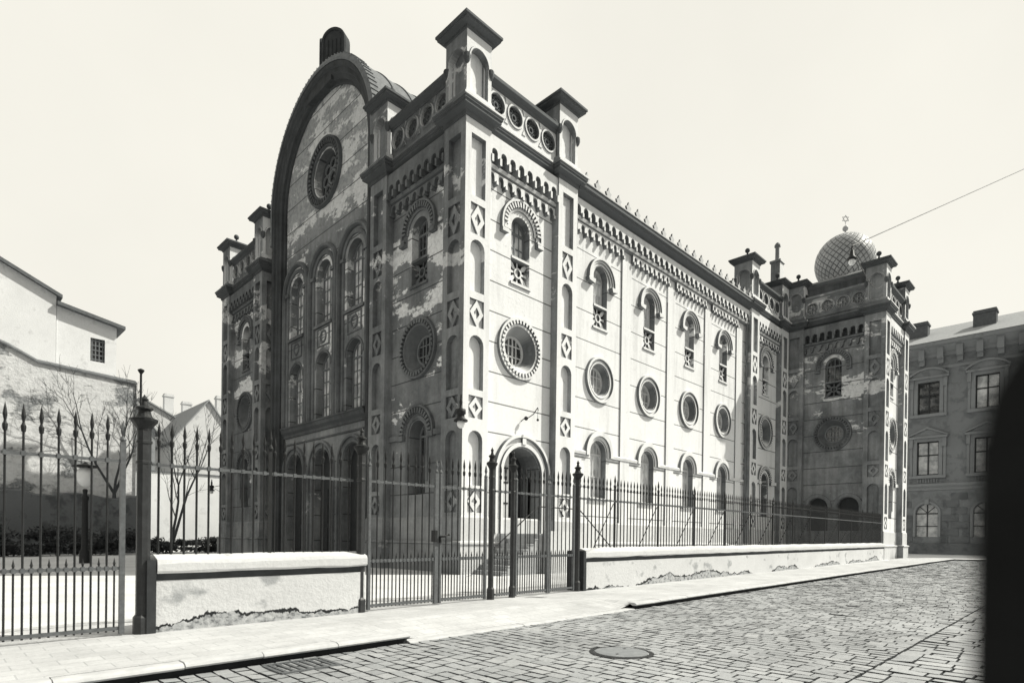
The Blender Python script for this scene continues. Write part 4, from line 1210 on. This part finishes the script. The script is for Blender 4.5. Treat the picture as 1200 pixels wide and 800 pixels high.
# shrubs
def shrub(x, y, rx, ry, h, label, n, seed, sz=.11, mat='leaf', group=None, base=0.):
    rnd = random.Random(seed); t = thing('shrub', label, 'shrub', (x, y, gz(x)), group)
    b = MB()
    for k in range(14):
        a = rnd.uniform(0, 2*PI); q = Vector((rx*.8*math.cos(a)*rnd.random(), ry*.8*math.sin(a)*rnd.random(), h*rnd.uniform(.5, .95)))
        b.tube((q.x*.2, q.y*.2, 0), q, .018, .006, 4)
    b.build('stems', M['bark'], t)
    b = MB(); cl = [(rnd.uniform(-1, 1), rnd.uniform(-1, 1), rnd.uniform(.15, 1), rnd.uniform(.25, .5)) for _ in range(26)]
    for k in range(n):
        cx_, cy_, cz_, cr_ = rnd.choice(cl)
        d = Vector((rnd.gauss(0, 1), rnd.gauss(0, 1), rnd.gauss(0, 1))).normalized()*cr_*rnd.random()**.4
        env = 1-.45*max(cz_-.4, 0)
        c = Vector((rx*(cx_*env*.75+d.x), ry*(cy_*env*.75+d.y), max(h*(base+cz_*.75*(1-base)+d.z*.4), .05)))
        u = Vector((rnd.gauss(0, 1), rnd.gauss(0, 1), rnd.gauss(0, .6))).normalized(); v = u.orthogonal().normalized(); s = sz*rnd.uniform(.6, 1.3)
        b.poly([c-u*s, c+v*s*.45, c+u*s, c-v*s*.45])
    b.build('foliage', M[mat], t)
for k, (x, y, rx, ry, h) in enumerate(((-13.5, 25.5, 1.7, 1.0, 2.0), (-10.6, 26, 1.7, 1.0, 2.3), (-7.6, 26, 1.8, 1.0, 1.9), (-4.7, 26.4, 1.6, 1.0, 1.8), (-1.9, 27, 1.6, 1.0, 1.25), (.8, 28.0, 1.7, 1.0, 1.25))):
    shrub(x, y, rx, ry, h, 'dark overgrown shrub in the shaded bed at the end of the court', 1500, 40+k, .13, 'leaf', 'dark shrubs along the end of the court')
# ------------------------------------------------------------------ town house across the side street
HX = 50.
def farbuilding():
    t = thing('town_house', 'grey three storey town house with pedimented windows beyond the domed wing', 'building', (HX, 0, gz(HX)))
    f = Fr((0, 0, 0), (0, 1, 0), (-1, 0, 0))
    y0, y1 = -16.5, 6.5; H = 18.2
    cs = [-12.95+4.09*k+.42 for k in range(5)]
    holes = []
    for c in cs: holes += [rect(c-.8, c+.8, 12.35, 15.15), rect(c-.8, c+.8, 6.95, 9.9), arch_poly(c, 1.5, 3.6, .8, 10)]
    b = MB(f); b.prism(rect(y0, y1, -.4, H), holes, -.5, 0, sides=False, hole_depth=.3)
    b.box(y0, y1, -12, -.5, -.4, H-.1)
    b.build('wall', M['farwall'], t)
    b = MB(f)                                    # rusticated ground floor: courses of raised blocks
    for k in range(7):
        z = 1.0+k*.62
        for j in range(20):
            a = y0+.1+j*1.15+(.57 if k % 2 else 0); e = a+1.11
            if any(a < c+1.05 and e > c-1.05 for c in cs): continue
            b.box(a, min(e, y1), -.02, .06, z, z+.57)
    for c in cs:
        for k in range(4):
            z = 1.0+k*.62
            for q in (-1, 1): b.box(c+q*1.3-.24, c+q*1.3+.24, -.02, .075, z+.01, z+.56)
    b.box(y0, y1, -.02, .16, -.3, .95)
    b.build('rustication', M['farbase'], t)
    b = MB(f)
    b.molding([(-.02, 5.55), (.1, 5.6), (.12, 5.8), (.28, 5.95), (.30, 6.15), (-.02, 6.25)], y0, y1)
    b.molding([(-.02, 17.2), (.15, 17.25), (.18, 17.5), (.3, 17.6), (.62, 18.05), (.9, 18.1), (.92, 18.4), (-.02, 18.7)], y0, y1)
    j = 0; s = y0+.4
    while s < y1: b.box(s-.22, s+.22, 0, .62, 17.0, 17.95); b.box(s-.2, s+.2, 0, .3, 16.6, 17.0); s += 1.36
    b.molding([(-.02, 16.1), (.1, 16.15), (.1, 16.4), (-.02, 16.45)], y0, y1)
    b.build('cornice', M['fartrim'], t)
    b = MB(f); b.poly([f(y0, .9, 18.45), f(y1, .9, 18.45), f(y1, -6, 21.6), f(y0, -6, 21.6)]); b.poly([f(y0, -12, 18.4), f(y1, -12, 18.4), f(y1, -6, 21.6), f(y0, -6, 21.6)])
    rf = b.build('roof', M['hazeroof'], t)
    for c in (-3.0, -7.9):
        b = MB(f); b.box(c-.8, c+.8, -3.2, -2.2, 19.3, 21.3); b.box(c-.87, c+.87, -3.28, -2.12, 21.0, 21.15); b.build('chimney', M['farrust'], rf)
    for i, c in enumerate(cs):
        for lvl, (z0, z1) in enumerate(((12.35, 15.15), (6.95, 9.9))):
            w = pane(f, rect(c-.8, c+.8, z0, z1), -.28, 0).build('window', M['bright'] if (i, lvl) == (1, 0) else M['blind'] if lvl else M['glass'], t)
            b = MB(f); b.box(c-.05, c+.05, -.27, -.18, z0, z1); b.box(c-.8, c+.8, -.265, -.19, z0+(z1-z0)*.58, z0+(z1-z0)*.58+.1)
            b.box(c-.8, c-.72, -.26, -.17, z0, z1); b.box(c+.72, c+.8, -.26, -.17, z0, z1); b.box(c-.72, c+.72, -.262, -.18, z1-.09, z1); b.box(c-.72, c+.72, -.262, -.18, z0, z0+.09)
            b.build('frame', M['wood'], w)
            b = MB(f)
            b.prism(rect(c-1.08, c+1.08, z0-.05, z1+.28), [rect(c-.8, c+.8, z0, z1)], -.02, .12)
            b.box(c-1.35, c+1.35, -.02, .28, z0-.3, z0-.05)
            for q in (-1, 1): b.box(c+q*1.22-.13, c+q*1.22+.13, -.02, .24, z1-.5, z1+.28); b.box(c+q*1.22-.10, c+q*1.22+.10, -.02, .1, z0-.05, z1-.5)
            b.box(c-1.45, c+1.45, -.02, .34, z1+.28, z1+.46)
            if lvl == 0:
                R_ = 2.0; a0 = math.asin(1.45/R_); seg = [(c+R_*math.sin(-a0+2*a0*k/12), z1+.46+R_*math.cos(-a0+2*a0*k/12)-R_*math.cos(a0)) for k in range(13)]
                b.prism([(c+1.45, z1+.461), (c-1.45, z1+.461)]+seg, (), -.02, .14)
                o1 = [(x, z) for x, z in seg]; o2 = [(c+(x-c)*1.05, z+.15) for x, z in seg]
                b.prism(o1+o2[::-1], (), -.02, .36)
            else:
                b.prism([(c-1.45, z1+.461), (c+1.45, z1+.461), (c, z1+1.1)], (), -.02, .14)
                b.prism([(c-1.45, z1+.465), (c, z1+1.1), (c+1.45, z1+.465), (c+1.55, z1+.5), (c, z1+1.28), (c-1.55, z1+.5)], (), -.02, .36)
                for k in range(8): x = c-.7+k*.2; b.box(x-.05, x+.05, -.02, .1, 6.27, 6.62)
            b.build('surround', M['fartrim'], w)
        w = pane(f, arch_poly(c, 1.5, 3.6, .8, 10), -.28, 0).build('window', M['blind'] if i in (1, 2) else M['glass'], t)
        b = MB(f); b.box(c-.04, c+.04, -.27, -.2, 1.5, 4.4); b.box(c-.8, c+.8, -.268, -.19, 3.5, 3.6); b.box(c-.8, c+.8, -.267, -.2, 2.4, 2.47)
        for q in (-1, 1): b.tube(f(c, -.24, 3.6), f(c+q*.55, -.24, 4.15), .03)
        b.build('frame', M['wood'], w)
        b = MB(f); b.arch(c, 3.6, [(.8, -.01), (.84, .12), (1.02, .12), (1.04, -.01)], leg=2.1, n=14); b.box(c-.16, c+.16, .0, .22, 4.35, 4.8); b.build('surround', M['fartrim'], w)
farbuilding()

# ------------------------------------------------------------------ hanging street lamp and its wire
LP = Vector((2.55, -11.156, 8.02))
sl = thing('hanging_lamp', 'street lamp with dark hood hanging from a wire in front of the dome', 'street lamp', tuple(LP))
b = MB(); b.smooth = True
b.lathe(0, 0, [(.012, .27), (.02, .23), (.02, .18), (.045, .15), (.055, .03), (.10, -.02), (.105, -.045), (.03, -.04)], 14); b.build('hood', M['iron'], sl)
b = MB(); b.smooth = True; b.sphere((0, 0, -.11), .075, 14, 10, 1.1); b.build('globe', M['globe'], sl)
wr = MB()
P0 = LP+Vector((0, 0, .27)); d = Vector((4.5, -1.7, 2.5))
wr.tube(P0, P0+d*2.5, .013, .013, 5)
far = Vector((29.3, -5.6, 17.6)); a = P0
for k in range(1, 9):
    q = P0.lerp(far, k/8); q.z -= 1.2*(1-(2*k/8-1)**2)*.6; wr.tube(a, q, .012, .012, 4); a = q
tag(wr.build('overhead_wire', M['iron']), 'thin overhead wire carrying the hanging street lamp', 'wire')

# added post shaped after an unidentified blurred dark edge
# (placed after the camera frame is known)

# ------------------------------------------------------------------ camera
f_px, cy_px, roll, pitch, yaw, Hc = 692.29, 633.947, .013, -.005, .786, 1.28
Cp = Vector((-15.255*.85, -18.169*.85, Hc))
Fv = Vector((math.cos(yaw), math.sin(yaw), 0)); Rv = Vector((math.sin(yaw), -math.cos(yaw), 0)); Uv = Vector((0, 0, 1))
F2 = Fv*math.cos(pitch)+Uv*math.sin(pitch); U2 = -Fv*math.sin(pitch)+Uv*math.cos(pitch)
c_, s_ = math.cos(roll), math.sin(roll)
Xa = Rv*c_+U2*s_; Ya = -Rv*s_+U2*c_; Za = -F2
cam = D.cameras.new('camera'); co = link('camera', cam)
m = Matrix.Identity(4)
for i in range(3): m[i][0], m[i][1], m[i][2], m[i][3] = Xa[i], Ya[i], Za[i], Cp[i]
co.matrix_world = m
cam.sensor_fit = 'HORIZONTAL'; cam.sensor_width = 36; cam.lens = 36*f_px/1200
cam.shift_y = (cy_px-400)/1200; cam.clip_end = 2000; cam.clip_start = .02
cam.dof.use_dof = True; cam.dof.focus_distance = 17; cam.dof.aperture_fstop = 1.9
scene.camera = co

PR = (Fv+Rv*((1146-600)/f_px)).normalized(); PS = Vector((PR.y, -PR.x, 0)); pd = .20; pp = Cp+(Fv+Rv*((1146-600)/f_px))*pd
bl = thing('silhouette', 'added black post standing in for an unidentified dark shape at the right edge of the street', 'post', (pp.x, pp.y, 0))
b = MB(Fr((0, 0, 0), PS, -PR)); b.box(-.001, .060, -.045, 0, -.16, 1.316); b.prism([(.0, 1.316), (.059, 1.316), (.059, 1.366), (.022, 1.358), (.009, 1.345), (.002, 1.331)], (), -.044, -.001, back=True)
b.build('shaft', M['post'], bl)
b = MB(Fr((0, 0, 0), PS, -PR)); b.box(-.004, .064, -.05, .004, -.16, .12); b.build('added_foot', M['post'], bl)

# ------------------------------------------------------------------ light
EL = math.radians(47); sv = Vector((.81*math.cos(EL), -.587*math.cos(EL), math.sin(EL))).normalized()
sun = D.lights.new('sun', 'SUN'); sun.energy = 5.0; sun.angle = math.radians(.53); sun.color = (1, .975, .88)
so = link('sun', sun); so.rotation_euler = (-sv).to_track_quat('-Z', 'Y').to_euler()
w = D.worlds.new('World'); scene.world = w; w.use_nodes = True
nt = w.node_tree; bg = nt.nodes['Background']
sky = nt.nodes.new('ShaderNodeTexSky'); sky.sky_type = 'NISHITA'; sky.sun_disc = False
sky.sun_elevation = EL; sky.sun_rotation = math.atan2(sv.x, sv.y); sky.dust_density = 2.5; sky.air_density = 1.2
# blue-sensitive plate: only the blue of the sky records, and it saturates to paper white
sep = nt.nodes.new('ShaderNodeSeparateColor'); nt.links.new(sky.outputs[0], sep.inputs[0])
ml = nt.nodes.new('ShaderNodeMath'); ml.operation = 'MULTIPLY'; nt.links.new(sep.outputs[2], ml.inputs[0]); ml.inputs[1].default_value = 2.3
mn = nt.nodes.new('ShaderNodeMath'); mn.operation = 'MINIMUM'; nt.links.new(ml.outputs[0], mn.inputs[0]); mn.inputs[1].default_value = 6.2
# sky weight added to deepen the shade: palest ahead, dimmer overhead and behind
tc = nt.nodes.new('ShaderNodeTexCoord'); dt = nt.nodes.new('ShaderNodeVectorMath'); dt.operation = 'DOT_PRODUCT'
nt.links.new(tc.outputs['Generated'], dt.inputs[0]); dt.inputs[1].default_value = (.754, .633, .174)
mr = nt.nodes.new('ShaderNodeMapRange'); mr.interpolation_type = 'SMOOTHSTEP'; nt.links.new(dt.outputs['Value'], mr.inputs['Value'])
mr.inputs['From Min'].default_value = -.25; mr.inputs['From Max'].default_value = .6; mr.inputs['To Min'].default_value = .58; mr.inputs['To Max'].default_value = 1
sn = nt.nodes.new('ShaderNodeTexNoise'); sn.inputs['Scale'].default_value = 2.2; sn.inputs['Detail'].default_value = 5; nt.links.new(tc.outputs['Generated'], sn.inputs['Vector'])
sr = nt.nodes.new('ShaderNodeMapRange'); nt.links.new(sn.outputs['Fac'], sr.inputs['Value'])
sr.inputs['From Min'].default_value = .3; sr.inputs['From Max'].default_value = .7; sr.inputs['To Min'].default_value = .945; sr.inputs['To Max'].default_value = 1.03
mh_ = nt.nodes.new('ShaderNodeMath'); mh_.operation = 'MULTIPLY'; nt.links.new(mn.outputs[0], mh_.inputs[0]); nt.links.new(sr.outputs[0], mh_.inputs[1])
mg = nt.nodes.new('ShaderNodeMath'); mg.operation = 'MULTIPLY'; nt.links.new(mh_.outputs[0], mg.inputs[0]); nt.links.new(mr.outputs[0], mg.inputs[1])
mx = nt.nodes.new('ShaderNodeMix'); mx.data_type = 'RGBA'; mx.blend_type = 'MULTIPLY'; mx.inputs['Factor'].default_value = 1
cb = nt.nodes.new('ShaderNodeCombineColor')
for i in range(3): nt.links.new(mg.outputs[0], cb.inputs[i])
nt.links.new(cb.outputs[0], mx.inputs['A']); mx.inputs['B'].default_value = (1.0, .975, .882, 1)
nt.links.new(mx.outputs['Result'], bg.inputs['Color']); bg.inputs['Strength'].default_value = .15
scene.view_settings.view_transform = 'Standard'; scene.view_settings.look = 'None'; scene.view_settings.exposure = 0
